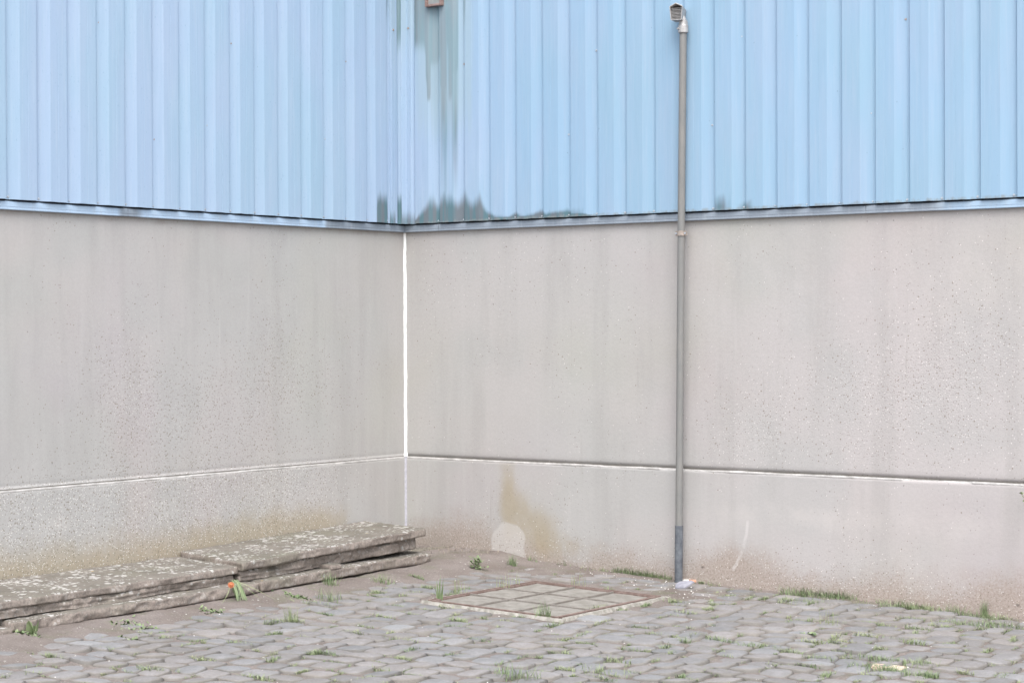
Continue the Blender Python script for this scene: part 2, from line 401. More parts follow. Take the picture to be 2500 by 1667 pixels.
# ------------------------------------------------------------------ concrete walls
def grid_panel(name, side, s0, s1, z0, z1, step, masks, parent, proud=0.):
    ss_ = list(np.arange(s0, min(s1, 5.6), step)); q = step
    while ss_[-1] + q < s1: ss_.append(ss_[-1] + q); q *= 1.3
    ss_.append(s1); zs = np.append(np.arange(z0, z1, step), z1)
    ns, nz = len(ss_), len(zs); SS, ZZ = np.meshgrid(np.array(ss_), zs)
    def P(s, z, off): return (s, -off, z) if side == 'R' else (off, -s, z)
    V = []
    for z in zs:
        for s in ss_:
            w = .0016 * mn.noise(Vector((s * 1.3, z * 1.3, 5)))
            if z in (z0, z1): w -= .004                      # eased arris at the joint
            V.append(P(s, z, proud + w))
    Fc = []
    for j in range(nz - 1):
        for i in range(ns - 1):
            f = (j * ns + i, j * ns + i + 1, (j + 1) * ns + i + 1, (j + 1) * ns + i)
            Fc.append(f if side == 'R' else f[::-1])
    k = len(V)
    V += [P(s0, z0, -.2), P(s1, z0, -.2), P(s1, z1, -.2), P(s0, z1, -.2)]
    bot = list(range(ns)); top = list(range((nz - 1) * ns, nz * ns))
    Fc += [tuple(bot[::-1] + [k, k + 1])[::1], tuple(top + [k + 2, k + 3]), tuple([j * ns + ns - 1 for j in range(nz)][::-1] + [k + 1, k + 2]) , (k, k + 3, k + 2, k + 1)]
    me = mesh(name, V, Fc)
    for a, fn in masks.items():
        at = me.attributes.new(a, 'FLOAT', 'POINT'); val = np.clip(fn(SS, ZZ), 0, 1.2).astype(np.float32).ravel()
        at.data.foreach_set('value', np.concatenate([val, np.zeros(4, np.float32)]))
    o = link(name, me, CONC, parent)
    sm = [True] * len(me.polygons); sm[-4:] = [False] * 4; me.polygons.foreach_set('use_smooth', sm)
    return o
JZ0, JZ1 = .682, .697
scr = [wall_pt(x, y, 'R') for x, y in ((1826, 1272), (1822, 1305), (1812, 1345), (1797, 1378), (1790, 1388))]
def scratch(S_, Z_):
    d = np.full(S_.shape, 9.)
    for (a, b), (c, e) in zip(scr[:-1], scr[1:]):
        L = (c - a) ** 2 + (e - b) ** 2; t = np.clip(((S_ - a) * (c - a) + (Z_ - b) * (e - b)) / L, 0, 1)
        d = np.minimum(d, np.hypot(S_ - a - t * (c - a), Z_ - b - t * (e - b)))
    return np.exp(-(d / .012) ** 2)
zero = lambda S_, Z_: S_ * 0
G_ = -.021
low_R = dict(
    brown=lambda s, z: 1.0 * np.exp(-((z - G_ * s) / (.15 + .05 * np.sin(s * 2.9) + .025 * np.sin(s * 7.1 + 1))) ** 2) + .55 * gauss(s, z, .45, .18, .38, .17) + .40 * gauss(s, z, 1.5, .12, .5, .10) + .45 * gauss(s, z, 2.7, .10, .35, .13) + .45 * gauss(s, z, 3.9, .08, .45, .13) + .35 * gauss(s, z, 4.6, .1, .4, .16),
    algae=lambda s, z: .95 * gauss(s, z, .90, .46, .07, .26) + .95 * gauss(s, z, 1.16, .22, .20, .15) + .65 * gauss(s, z, 1.0, .38, .13, .14) + .4 * gauss(s, z, 1.4, .12, .3, .1),
    grey=lambda s, z: .6 * gauss(s, z, .28, .06, .28, .13) + .35 * gauss(s, z, .55, .30, .15, .12),
    pale=lambda s, z: 1.25 * ss(-np.hypot((s - .905 - .006 * np.sin(z * 40)) / (1.0 + .8 * np.clip(.1 - z, 0, 1)), (z - .12) * (1 - .35 * (z < .12))) - .006 * np.sin(s * 47 + z * 31), -.17, -.115) + .55 * gauss(s, z, 3.3, .42, .5, .10) + .5 * gauss(s, z, 4.2, .42, .35, .16) + .3 * gauss(s, z, 1.5, .45, .5, .2) + .35 * gauss(s, z, 2.6, .4, .3, .2),
    speck=lambda s, z: .03 + .85 * np.exp(-((z - G_ * s) / .2) ** 2), scratch=scratch)
up_R = dict(brown=lambda s, z: .30 * ss(z, 2.220, 2.290), algae=zero, grey=lambda s, z: .28 * ss(z, 2.210, 2.280) * (s < 1.8),
    pale=lambda s, z: .35 * gauss(s, z, 4.2, 1.7, .9, .5) + .25 * gauss(s, z, 2.9, 2.0, .6, .3),
    speck=lambda s, z: .04 + .60 * gauss(s, z, 3.9, 1.15, .65, .45) + .45 * gauss(s, z, 4.3, 1.5, .4, .4) + .3 * gauss(s, z, 3.0, 1.0, .4, .35) + .2 * gauss(s, z, 2.7, .9, .4, .3) + .2 * gauss(s, z, .7, 1.4, .12, .2), scratch=zero)
low_L = dict(
    brown=lambda s, z: .35 * np.exp(-((z - .2) / .1) ** 2) * (s > .9) + .3 * gauss(s, z, .45, .22, .10, .12),
    algae=lambda s, z: ss(s, .45, .8) * (1.15 * np.exp(-((z - .17) / (.20)) ** 2)) + .4 * gauss(s, z, 1.3, .32, .6, .12),
    grey=lambda s, z: .38 * gauss(s, z, 1.6, .55, .9, .10), pale=lambda s, z: .55 * gauss(s, z, 3.2, .46, .22, .08) + .45 * gauss(s, z, 2.35, .50, .2, .1) + .3 * gauss(s, z, 1.9, .4, .1, .1),
    speck=lambda s, z: .85 * ss(s, .45, 1.2) + 0 * z, scratch=lambda s, z: .0 * s)
lsc = [wall_pt(x, y, 'L') for x, y in ((535, 720), (533, 780), (541, 1000))]
up_L = dict(brown=lambda s, z: .45 * ss(z, 2.225, 2.282), algae=lambda s, z: .22 * gauss(s, z, 1.4, 1.3, .35, .4), grey=lambda s, z: .72 * ss(z, 2.235, 2.275) * (s > .3) + .15 * gauss(s, z, 1.3, 1.2, .5, .35) + .2 * gauss(s, z, 2.2, .72, 1.2, .06),
    pale=lambda s, z: .2 * gauss(s, z, .4, 1.5, .3, .5),
    speck=lambda s, z: .05 + .70 * gauss(s, z, 1.6, 1.15, .8, .45) + .40 * gauss(s, z, 2.6, 1.0, .9, .5) + .30 * ss(-z, -.95, -.7) * ss(s, .4, .9), scratch=lambda s, z: .55 * gauss(s, z, lsc[0][0], 1.55, .014, .28) + .5 * gauss(s, z, wall_s(722, 'L'), 1.72, .008, .10))
LW, RW = 12.5, 13.
wR = tag(empty('concrete_wall', (3, 0, 0)), 'plain concrete wall right of the white corner seam, behind the vent pipe', 'wall')
wL = tag(empty('concrete_wall', (0, -3, 0)), 'plain concrete wall left of the white corner seam, above the broken slabs', 'wall')
def wp(o, parent):                      # keep world-coordinate meshes in place under an offset empty
    o.parent = parent; o.location = -parent.location; return o
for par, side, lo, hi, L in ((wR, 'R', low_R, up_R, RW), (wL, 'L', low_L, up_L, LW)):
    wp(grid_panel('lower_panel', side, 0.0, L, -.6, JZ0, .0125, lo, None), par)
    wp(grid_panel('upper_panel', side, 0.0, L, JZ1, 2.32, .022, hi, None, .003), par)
    # recessed dark joint and a broken mortar bead in it
    b = MB(); n = 420
    if side == 'R': b.box(0, L, .0065, .10, JZ0 - .02, JZ1 + .02)
    else: b.box(-.10, -.0065, -L, 0, JZ0 - .02, JZ1 + .02)
    wp(b.build('joint_backing', simple('joint_dirt_' + side.lower(), (.28, .26, .23), (.36, .34, .31), 30)), par)
    b = MB(); s = 0; Vv = []; rr = random.Random(3 if side == 'R' else 5)
    N = int(6 / .012); prof = []
    for i in range(N):
        s = .006 + i * .012
        nn = mn.noise(Vector((s * 3.1, 7 if side == 'R' else 2, 0))); n2 = mn.noise(Vector((s * 22, 1, 3))); n3 = mn.noise(Vector((s * 1.1, 4, 9)))
        h = .0075 + .004 * nn + .0018 * n2 + (.002 if s < .5 else 0); h = max(h, .0012)
        off = .0015 + .004 * nn + .002 * n2 - (.004 if n3 < -.25 else 0)
        for q, (zz, oo) in enumerate(((JZ0 - .006 - .003 * n2, -.001), (JZ0 - .001, off), (JZ0 + h, off - .001), (JZ0 + h + .001, -.014))):
            Vv.append((s, -oo, zz) if side == 'R' else (oo, -s, zz))
    Fv = []
    for i in range(N - 1):
        for q in range(3):
            f = (i * 4 + q, (i + 1) * 4 + q, (i + 1) * 4 + q + 1, i * 4 + q + 1); Fv.append(f if side == 'R' else f[::-1])
    o = link('mortar_bead', mesh('mortar_bead', Vv, Fv), MORTAR); wp(o, par)
# sealant down the corner
def seal(z0, z1, w, amp, mat, name):
    V = []; Fc = []; n = int((z1 - z0) / .012)
    for i in range(n + 1):
        z = z0 + (z1 - z0) * i / n
        a = w * (1 + amp * mn.noise(Vector((0, 3, z * 7))) + amp * .7 * mn.noise(Vector((4, 0, z * 30))))
        b = w * (1 + amp * mn.noise(Vector((9, 3, z * 6))) + amp * .7 * mn.noise(Vector((8, 0, z * 33))))
        V += [(.0, -a, z), (.0055, -a * .86, z), (.007, -.007, z), (b * .86, -.0055, z), (b, 0, z)]
    for i in range(n):
        for q in range(4): k = i * 5 + q; Fc.append((k, k + 1, k + 6, k + 5))
    o = link(name, mesh(name, V, Fc), mat, None, True); return wp(o, wR)
tag(seal(.691, 2.282, .0185, .28, WHITE, 'corner_seam'), 'thick bright white upper seam')
tag(seal(-.2, .691, .012, .10, LILAC, 'corner_seam'), 'thinner greyish lower seam')
# two fixings low on the right-hand wall
for px, py in ((1716, 1380), (2486, 1472)):
    s, z = wall_pt(px, py, 'R'); b = MB(); b.tube([(s, .004, z), (s, -.004, z)], .011, 14); b.tube([(s, -.002, z), (s, -.007, z)], .005, 10)
    o = b.build('wall_plug', CLAMP); wp(o, wR)

# ------------------------------------------------------------------ blue cladding
CZ0, CZ1 = 2.342, 5.4
VAL, RIB = .027, .048
cR = tag(empty('metal_cladding', (3, 0, CZ0)), 'ribbed light blue metal cladding on the upper right wall behind the vent pipe', 'cladding')
cL = tag(empty('metal_cladding', (0, -3, CZ0)), 'ribbed pale violet-blue metal cladding on the upper left wall', 'cladding')
def stain_R(s, z):
    a = np.zeros_like(s); u = lambda px: wall_s(px, 'R', .05)
    def strip(p0, p1, zb, fade, k, soft=.004):
        return k * ss(s, u(p0) - soft, u(p0) + soft) * (1 - ss(s, u(p1) - soft, u(p1) + soft)) * ss(z, zb, zb + fade)
    zz = lambda py: wall_pt(1060, py, 'R', .05)[1]
    a = np.maximum(a, strip(1010, 1046, zz(150), .26, .95, .008)); a = np.maximum(a, strip(1088, 1100, zz(190), .30, .70, .004))
    w = .5 + .5 * ss(z, zz(250), zz(60))                      # wedge narrowing downwards
    a = np.maximum(a, ss(s, u(1050) - .040 * w - .01, u(1050) - .040 * w) * (1 - ss(s, u(1050) - .002, u(1050) + .004)) * ss(z, zz(262), zz(225)) * .95)
    a = np.maximum(a, strip(1048, 1068, zz(200), .24, .95, .004))
    a = np.maximum(a, strip(1064, 1077, zz(175), .16, .9, .003))
    a = np.maximum(a, strip(1075, 1091, zz(235), .10, 1.0, .003))
    a = np.maximum(a, strip(1078, 1088, zz(430), .60, .78, .004))
    a = np.maximum(a, strip(1097, 1106, zz(285), .22, .85, .004))
    a = np.maximum(a, strip(1105, 1117, zz(215), .16, .95, .004))
    a = np.maximum(a, strip(1109, 1115, zz(470), .55, .72, .004))
    a = np.maximum(a, strip(1090, 1118, zz(30), .10, .7, .004))
    a = np.maximum(a, strip(1048, 1120, CZ0 - .2, 1.7, .46, .010)); a = np.maximum(a, strip(1076, 1092, CZ0 - .4, 1.6, .62, .006)); a = np.maximum(a, strip(1104, 1118, CZ0 - .4, 1.5, .60, .005))
    a = np.maximum(a, strip(1128, 1138, zz(150), .45, .75, .004))
    cp = [(1008, .0), (1017, .03), (1025, .06), (1040, .10), (1048, .12), (1051, .20), (1056, .13), (1068, .105), (1075, .13), (1082, .19), (1088, .15), (1095, .13), (1102, .17), (1106, .125), (1120, .12), (1128, .16), (1136, .19), (1140, .13), (1150, .105), (1160, .11), (1168, .15), (1171, .19), (1175, .11), (1181, .06), (1195, .03), (1199, .055), (1204, .02), (1240, .012), (1258, .045), (1264, .03), (1270, .012), (1300, .02), (1320, .05), (1330, .02), (1386, .04), (1396, .015), (1430, .03), (1440, .0)]
    hs_ = sum(np.interp(s + d_, [u(p) for p, _ in cp], [h for _, h in cp]) for d_ in (-.016, -.008, 0, .008, .016)) / 5 * (1 - ss(s, u(1400), u(1450)))
    a = np.maximum(a, (1 - ss(z - CZ0, hs_ * .15, hs_ * 1.8 + .008)) * (hs_ > .002) * .92)
    a = np.maximum(a, (1 - ss(z - CZ0, .03, .13)) * gauss(s, z * 0, 2.62, 0, .06, 1) * .62)
    a = np.maximum(a, (1 - ss(z - CZ0, .01, .06)) * gauss(s, z * 0, 2.80, 0, .05, 1) * .7)
    return a
def stain_L(s, z):
    v = lambda px: wall_s(px, 'L', .05)
    top = .17 + .05 * ss(s, v(919), v(946))
    a = (1 - ss(z - CZ0, .06, .27)) * ss(s, v(950) - .01, v(950) + .0) * (1 - ss(s, v(919) - .002, v(919) + .002)) * .95
    a = np.maximum(a, .7 * gauss(s, z, v(951), 4.2, .02, .5))
    return a
def clad_masks(side):
    st = stain_R if side == 'R' else stain_L
    return dict(stain=st, tone=lambda s, z: (ss(s, .2, 1.3) if side == 'R' else 0 * s + .0), 
        wash=lambda s, z: (.75 * ss(s, .08, .2) * (1 - ss(s, .62, .70)) * ss(z, 2.5, 3.3) * 1.15 if side == 'R' else .3 * gauss(s, z, .2, 4.2, .15, 1)),
        base=lambda s, z: (.62 if side == 'R' else .12) * (1 - ss(z - CZ0, .0, .055)),
        rust=lambda s, z: (.30 if side == 'R' else .52) * (1 - ss(z - CZ0, .004, .020)) + 0 * s)
def sheet(side, s0, s1, phase, pitch, parent, lift=0.):
    keys = []
    k0 = math.floor((s0 - phase) / pitch) - 1
    for k in range(k0, k0 + int((s1 - s0) / pitch) + 4):
        b = phase + k * pitch                     # dark edge of each rib
        keys += [(b - .012, VAL), (b, RIB), (b + .06, RIB), (b + .0615, RIB - .0008), (b + .064, RIB), (b + pitch * .52, RIB), (b + pitch * .52 + .004, RIB - .0003), (b + pitch * .52 + .073, VAL + .0015), (b + pitch * .52 + .078, VAL)]
    keys.sort(); ks = np.array([k[0] for k in keys]); ko = np.array([k[1] for k in keys])
    step = .012 if s0 < 1.3 else .05
    cols = sorted(set([round(s0, 4), round(s1, 4)] + [round(float(k), 4) for k in ks if s0 < k < s1] + [round(float(x), 4) for x in np.arange(s0, s1, step)]))
    cols = [c for i, c in enumerate(cols) if i == 0 or c - cols[i - 1] > .0012]
    offs = np.interp(cols, ks, ko) + lift
    zs = [CZ0, CZ0 + .005, CZ0 + .012] + list(np.arange(CZ0 + .025, 4.05, .025 if s0 < 1.3 else .05)) + [4.4, CZ1]
    V = []
    for z in zs:
        for c, o_ in zip(cols, offs):
            w = .0012 * mn.noise(Vector((c * 2, z * .8, 1 if side == 'R' else 8)))
            if z == CZ0: w += .0016 * mn.noise(Vector((c * 9, 0, 2)))
            zz_ = z + (.0025 * mn.noise(Vector((c * 16, 3, 1 if side == 'R' else 6))) if z == CZ0 else 0)
            V.append((c, -o_ - w, zz_) if side == 'R' else (o_ + w, -c, zz_))
    n = len(cols); Fc = []
    for j in range(len(zs) - 1):
        for i in range(n - 1):
            f = (j * n + i, j * n + i + 1, (j + 1) * n + i + 1, (j + 1) * n + i); Fc.append(f if side == 'R' else f[::-1])
    me = mesh('cladding_sheet', V, Fc); SS, ZZ = np.meshgrid(np.array(cols), np.array(zs))
    for a, fn in clad_masks(side).items():
        at = me.attributes.new(a, 'FLOAT', 'POINT'); at.data.foreach_set('value', np.asarray(fn(SS, ZZ), dtype=np.float32).ravel())
    o = link('cladding_sheet', me, BLUE); sol = o.modifiers.new('thickness', 'SOLIDIFY'); sol.thickness = .0012; sol.offset = 1 if side == 'L' else 1
    return wp(o, parent)
PR, PL = .2223, .2238
FR, FL = 1.030 - 4 * PR, .2554
edgesR = [.09] + [1.030 + (2 + 5 * k) * PR - .018 for k in range(0, 11)]
for i in range(len(edgesR) - 1):
    sheet('R', edgesR[i], edgesR[i + 1] + .014, FR, PR, cR, .0 if i % 2 else .0014)
edgesL = [.14] + [FL + k * PL for k in (2, 8, 13, 18, 23, 28, 33, 38, 43, 48, 53)]
for i in range(len(edgesL) - 1):
    sheet('L', edgesL[i] - (.012 if i else 0), edgesL[i + 1] + .0, FL, PL, cL, .0 if i % 2 else .0014)
# screws in the valleys along the foot, and a few higher up
scr_me = {}
def screw(side, s, z, off, par, rusty=False):
    key = (side, rusty)
    if key not in scr_me:
        b = MB(); d = Vector((0, -1, 0)) if side == 'R' else Vector((1, 0, 0))
        b.tube([d * -.002, d * .0015], .0085, 12); b.tube([d * .001, d * .0055], .0052, 6); scr_me[key] = mesh('screw', b.V, b.F)
        scr_me[key].materials.append(SCREWR if rusty else SCREW)
    o = bpy.data.objects.new('screw', scr_me[key]); COL.objects.link(o)
    p = Vector((s, -off, z)) if side == 'R' else Vector((off, -s, z)); o.parent = par; o.location = p - par.location
for k in range(0, 26):
    screw('R', FR + k * PR - .030, CZ0 + .014, VAL + .001, cR)
    if k < 24: screw('L', FL + k * PL - .030, CZ0 + .014, VAL + .001, cL)
for side, px, py, ru in (('R', 1134, 157, 1), ('R', 1389, 329, 0), ('R', 1456, 124, 0), ('R', 1739, 306, 0), ('R', 1812, 90, 0), ('R', 2128, 277, 0), ('R', 2211, 48, 1), ('R', 1014, 173, 1), ('L', 239, 56, 1), ('L', 171, 271, 0), ('L', 563, 107, 1), ('L', 504, 307, 0), ('L', 375, 341, 1), ('L', 843, 151, 1), ('L', 792, 340, 0)):
    s, z = wall_pt(px, py, side, VAL); screw(side, s, z, VAL + .001, cR if side == 'R' else cL, bool(ru))
# base trim (drip flashing) with butt joints
def trim(side, s0, s1, par, off=.030):
    zb, zt = 2.287, 2.329
    prof = [(.004, zb - .003), (off - .002, zb - .003), (off, zb), (off - .001, zb + .012), (off + .0005, zb + .016), (off, zt), (off - .006, zt + .004), (.002, zt + .006)]
    ns = max(2, int((s1 - s0) / .1)) + 1; V = []; fade = []
    for i in range(ns):
        s = s0 + (s1 - s0) * i / (ns - 1)
        sh = off if s == 0 else 0
        for o_, z in prof:
            w = .0015 * mn.noise(Vector((s * 3, 1, 1)))
            ss_ = max(s, o_) if s0 == 0 and i == 0 else s
            V.append((ss_, -o_ - w, z) if side == 'R' else (o_ + w, -ss_, z))
            if side == 'R': fade.append(1 - .9 * float(ss(np.array(s), 3.6, 4.6)))
            else: fade.append(float(1 - ss(np.array(s), .75, 1.0)) + .75 * math.exp(-((s - wall_s(308, 'L')) / .12) ** 2))
    m_ = len(prof); Fc = []
    for i in range(ns - 1):
        for q in range(m_ - 1):
            f = (i * m_ + q, (i + 1) * m_ + q, (i + 1) * m_ + q + 1, i * m_ + q + 1); Fc.append(f if side == 'R' else f[::-1])
    me = mesh('base_trim', V, Fc); at = me.attributes.new('fade', 'FLOAT', 'POINT'); at.data.foreach_set('value', fade)
    o = link('base_trim', me, TRIM_R if side == 'R' else TRIM_L); wp(o, par)
for a, b in ((0, .33), (.3325, 3.62), (3.6225, 7), (7.0025, 10), (10.0025, 13)): trim('R', a, b, cR)
vj = wall_s(304, 'L')
for a, b in ((0, vj), (vj + .0025, 6), (6.0025, 9), (9.0025, 12.5)): trim('L', a, b, cL)
# dark closure behind the feet of the ribs, and the wall body behind the sheets
b = MB(); b.box(0, RW, .0, .2, 2.332, CZ1); wp(b.build('backing_board', DARK), cR)
b = MB(); b.box(-.2, 0, -LW, 0, 2.332, CZ1); wp(b.build('backing_board', DARK), cL)
# cap flashing along the top
b = MB(); b.box(-.2, RW, -.075, .22, CZ1 + .002, CZ1 + .06); wp(b.build('top_flashing', TRIM_R), cR)
b = MB(); b.box(-.22, .075, -LW, -.0755, CZ1 + .002, CZ1 + .06); wp(b.build('top_flashing', TRIM_L), cL)
# corner flashing: folded strip from the left sheets to the right sheets
def on(px, off_l): return (off_l, wall_s(px, 'L', off_l))
flp = [(VAL + .002, .207), (.056, .202), (.056, .168), (.048, .164), (.034, .116), (.046, .104), (.060, .1005), (.074, .060), (.103, .060), (.106, .050), (.130, .030)]
zs = [CZ0 - .002, CZ0 + .01] + list(np.arange(CZ0 + .03, 4.05, .03)) + [CZ1]
dense = []
for (a, b_), (c, d) in zip(flp[:-1], flp[1:]):
    for t in np.linspace(0, 1, 4)[:-1]: dense.append((a + (c - a) * t, b_ + (d - b_) * t))
dense.append(flp[-1])
V = [(x, -y, z) for z in zs for x, y in dense]; n = len(dense)
Fc = [(j * n + i, j * n + i + 1, (j + 1) * n + i + 1, (j + 1) * n + i) for j in range(len(zs) - 1) for i in range(n - 1)]
me = mesh('corner_flashing', V, Fc)
for k in ('stain', 'tone', 'wash', 'base', 'rust'): me.attributes.new(k, 'FLOAT', 'POINT')
at = me.attributes
st, wsh = [], []
for z in zs:
    for x, y in dense:
        left = y > .1008 and y < .167
        a = 0
        if left: a = max(.98 * min(1, max(0, (z - 3.50) / .3)), .95 * min(1, max(0, (CZ0 + .24 - z) / .14)))
        else: a = .55 * min(1, max(0, (CZ0 + .12 - z) / .1))
        st.append(a); wsh.append(.7 * min(1, max(0, (z - 3.0) / .8)))
at['stain'].data.foreach_set('value', st); at['wash'].data.foreach_set('value', wsh)
at['tone'].data.foreach_set('value', [.1] * len(st))
o = link('corner_flashing', me, BLUE); sol = o.modifiers.new('t', 'SOLIDIFY'); sol.thickness = .001; wp(o, cR)
for px, py, off in ((962, 74, .058), (995, 72, .1)):
    z = wall_pt(px, py, 'L', .06)[1]
    p = Vector((.0565, -.185, z)) if px < 980 else Vector((.090, -.0605, z))
    key = ('L', True) if px < 980 else ('R', True)
    o = bpy.data.objects.new('screw', scr_me[key]); COL.objects.link(o); o.parent = cR; o.location = p - cR.location

# rusty outlet box at the head of the stains
uo = wall_s(1061, 'R', .07); zo = wall_pt(1061, 16, 'R', .07)[1]
ob = tag(empty('rusty_outlet', (uo, -RIB, zo)), 'rusty square outlet frame high on the blue cladding above the dark streaks', 'outlet')
b = MB()
w, h, t, dp = .073, .16, .016, .035
b.box(-w, -w + t, -dp, 0, 0, h); b.box(w - t, w, -dp, 0, 0, h); b.box(-w + t, w - t, -dp, 0, 0, t); b.box(-w + t, w - t, -dp, 0, h - t, h)
bevel(b.build('outlet_frame', RUST, ob), .003)
b = MB(); b.box(-w + t, w - t, -.012, -.001, t, h - t); b.build('grey_plate', simple('grey_plate', (.24, .27, .27), (.33, .33, .32), 20), ob)

# ------------------------------------------------------------------ vent pipe
ub = wall_s(1653, 'R', .062); ut = wall_s(1669, 'R', .092)
zb = gz(ub, .06) - .02; ztop = wall_pt(1668, 80, 'R', .09)[1]
vp = tag(empty('vent_pipe', (ub, -.062, zb)), 'slim grey vent pipe rising up the wall to a louvred metal cowl', 'vent pipe')
B = Vector((0, 0, 0)); T = Vector((ut - ub, -.030, ztop - zb)); K = B.lerp(T, .62) + Vector((-.0035, .002, 0))
def at_z(z):
    t = (z - zb) / (ztop - zb)
    if t < .62: return B.lerp(K, t / .62)
    return K.lerp(T, (t - .62) / .38)
b = MB(); b.tube([at_z(zb + .1), at_z(1.0), at_z(1.6), at_z(2.0), at_z(2.5), at_z(3.0), T], .0235, 28); b.build('pipe', PIPE, vp, True)
z_s = wall_pt(1654, 1282, 'R', .065)[1]
b = MB(); b.tube([at_z(zb), at_z(z_s - .002), at_z(z_s)], [.0262, .0262, .0255], 28); b.build('pipe_sleeve', SLEEVE, vp, False).data.polygons.foreach_set('use_smooth', [True] * 56 + [False] * 2)
zc = wall_pt(1662, 570, 'R', .08)[1]; c0 = at_z(zc)
cl = None
b = MB(); b.tube([c0 + Vector((0, 0, -.014)), c0 + Vector((0, 0, .014))], .0275, 28)
b.tube([c0 + Vector((0, 0, -.016)), c0 + Vector((0, 0, -.013))], .029, 28); b.tube([c0 + Vector((0, 0, .013)), c0 + Vector((0, 0, .016))], .029, 28)
b.box(c0.x - .041, c0.x - .024, c0.y - .006, c0.y + .006, c0.z - .015, c0.z + .015); b.box(c0.x + .024, c0.x + .041, c0.y - .006, c0.y + .006, c0.z - .015, c0.z + .015)
b.box(c0.x - .008, c0.x + .008, c0.y + .02, c0.y + .061, c0.z - .008, c0.z + .008)
cl = b.build('pipe_clamp', CLAMP, vp)
for dx in (-.033, .033):
    b = MB(); b.tube([c0 + Vector((dx, -.005, 0)), c0 + Vector((dx, -.012, 0))], .006, 8); b.build('clamp_bolt', SCREW, cl)
zc2 = .98
b = MB(); q = T
b.tube([q + Vector((0, 0, -.004)), q + Vector((0, 0, .0)), q + Vector((0, 0, .042)), q + Vector((0, 0, .046))], [.0305, .0325, .0325, .030], 28)
co = b.build('collar', ALU, vp, False)
b = MB(); b.tube([q + Vector((-.014, -.028, .022)), q + Vector((-.020, -.040, .022))], .0065, 10); b.build('collar_screw', ALU, co)
b = MB(); b.tube([q + Vector((0, 0, .044)), q + Vector((0, .002, .062)), q + Vector((-.006, -.006, .085)), q + Vector((-.012, -.016, .105))], [.029, .029, .026, .022], 24); b.build('neck', ALU, vp, True)
# louvred hood: pentagonal shell, open at the front
hx, hz = q.x - .026, q.z + .070
cw = empty('cowl', (0, 0, 0)); cw.parent = vp; cw.location = (hx, q.y - .012, hz); cw.rotation_euler = (R(-4), 0, R(13))
hw, hh, hp, y0, y1 = .044, .088, .108, -.052, .036
out = [(-hw * .82, 0), (hw * .82, 0), (hw, hh), (0, hp), (-hw, hh)]; t_ = .0045
inn = [(-hw * .82 + t_, t_), (hw * .82 - t_, t_), (hw - t_, hh - t_), (0, hp - t_ * 1.2), (-hw + t_, hh - t_)]
V = [(x, y0, z) for x, z in out] + [(x * .86, y1, z * .86 + .004) for x, z in out] + [(x, y0, z) for x, z in inn] + [(x * .86, y1 - .004, z * .86 + .004) for x, z in inn]
# roof overhangs the louvres
V[3] = (0, y0 - .016, hp); V[13] = (0, y0 - .016, hp - t_ * 1.2); V[2] = (hw, y0 - .010, hh); V[4] = (-hw, y0 - .010, hh); V[12] = (hw - t_, y0 - .010, hh - t_); V[14] = (-hw + t_, y0 - .010, hh - t_)
Fc = []
for i in range(5):
    j = (i + 1) % 5
    Fc += [(i, j, 5 + j, 5 + i), (10 + j, 10 + i, 15 + i, 15 + j), (j, i, 10 + i, 10 + j)]
Fc += [(5, 6, 7, 8, 9), (19, 18, 17, 16, 15)]
bevel(link('hood', mesh('hood', V, Fc), ALU, cw), .001, 2)
for k in range(8):
    z = .010 + k * .0092; w_ = hw * .80 + .10 * (z / hh) * hw - .005
    b = MB(); ya, yb = y0 + .004, y0 + .016
    V = [(-w_, ya, z), (w_, ya, z), (w_, yb, z + .0062), (-w_, yb, z + .0062)]; V += [(x, y, zz + .0018) for x, y, zz in V]
    b.add(V, [(0, 3, 2, 1), (4, 5, 6, 7), (0, 1, 5, 4), (1, 2, 6, 5), (2, 3, 7, 6), (3, 0, 4, 7)]); b.build('louvre_slat', ALU, cw)
b = MB(); b.box(-hw * .8, hw * .8, y0 + .018, y0 + .021, .006, .084); b.build('insect_screen', simple('dark_mesh', (.10, .09, .085), (.15, .14, .13), 60), cw)

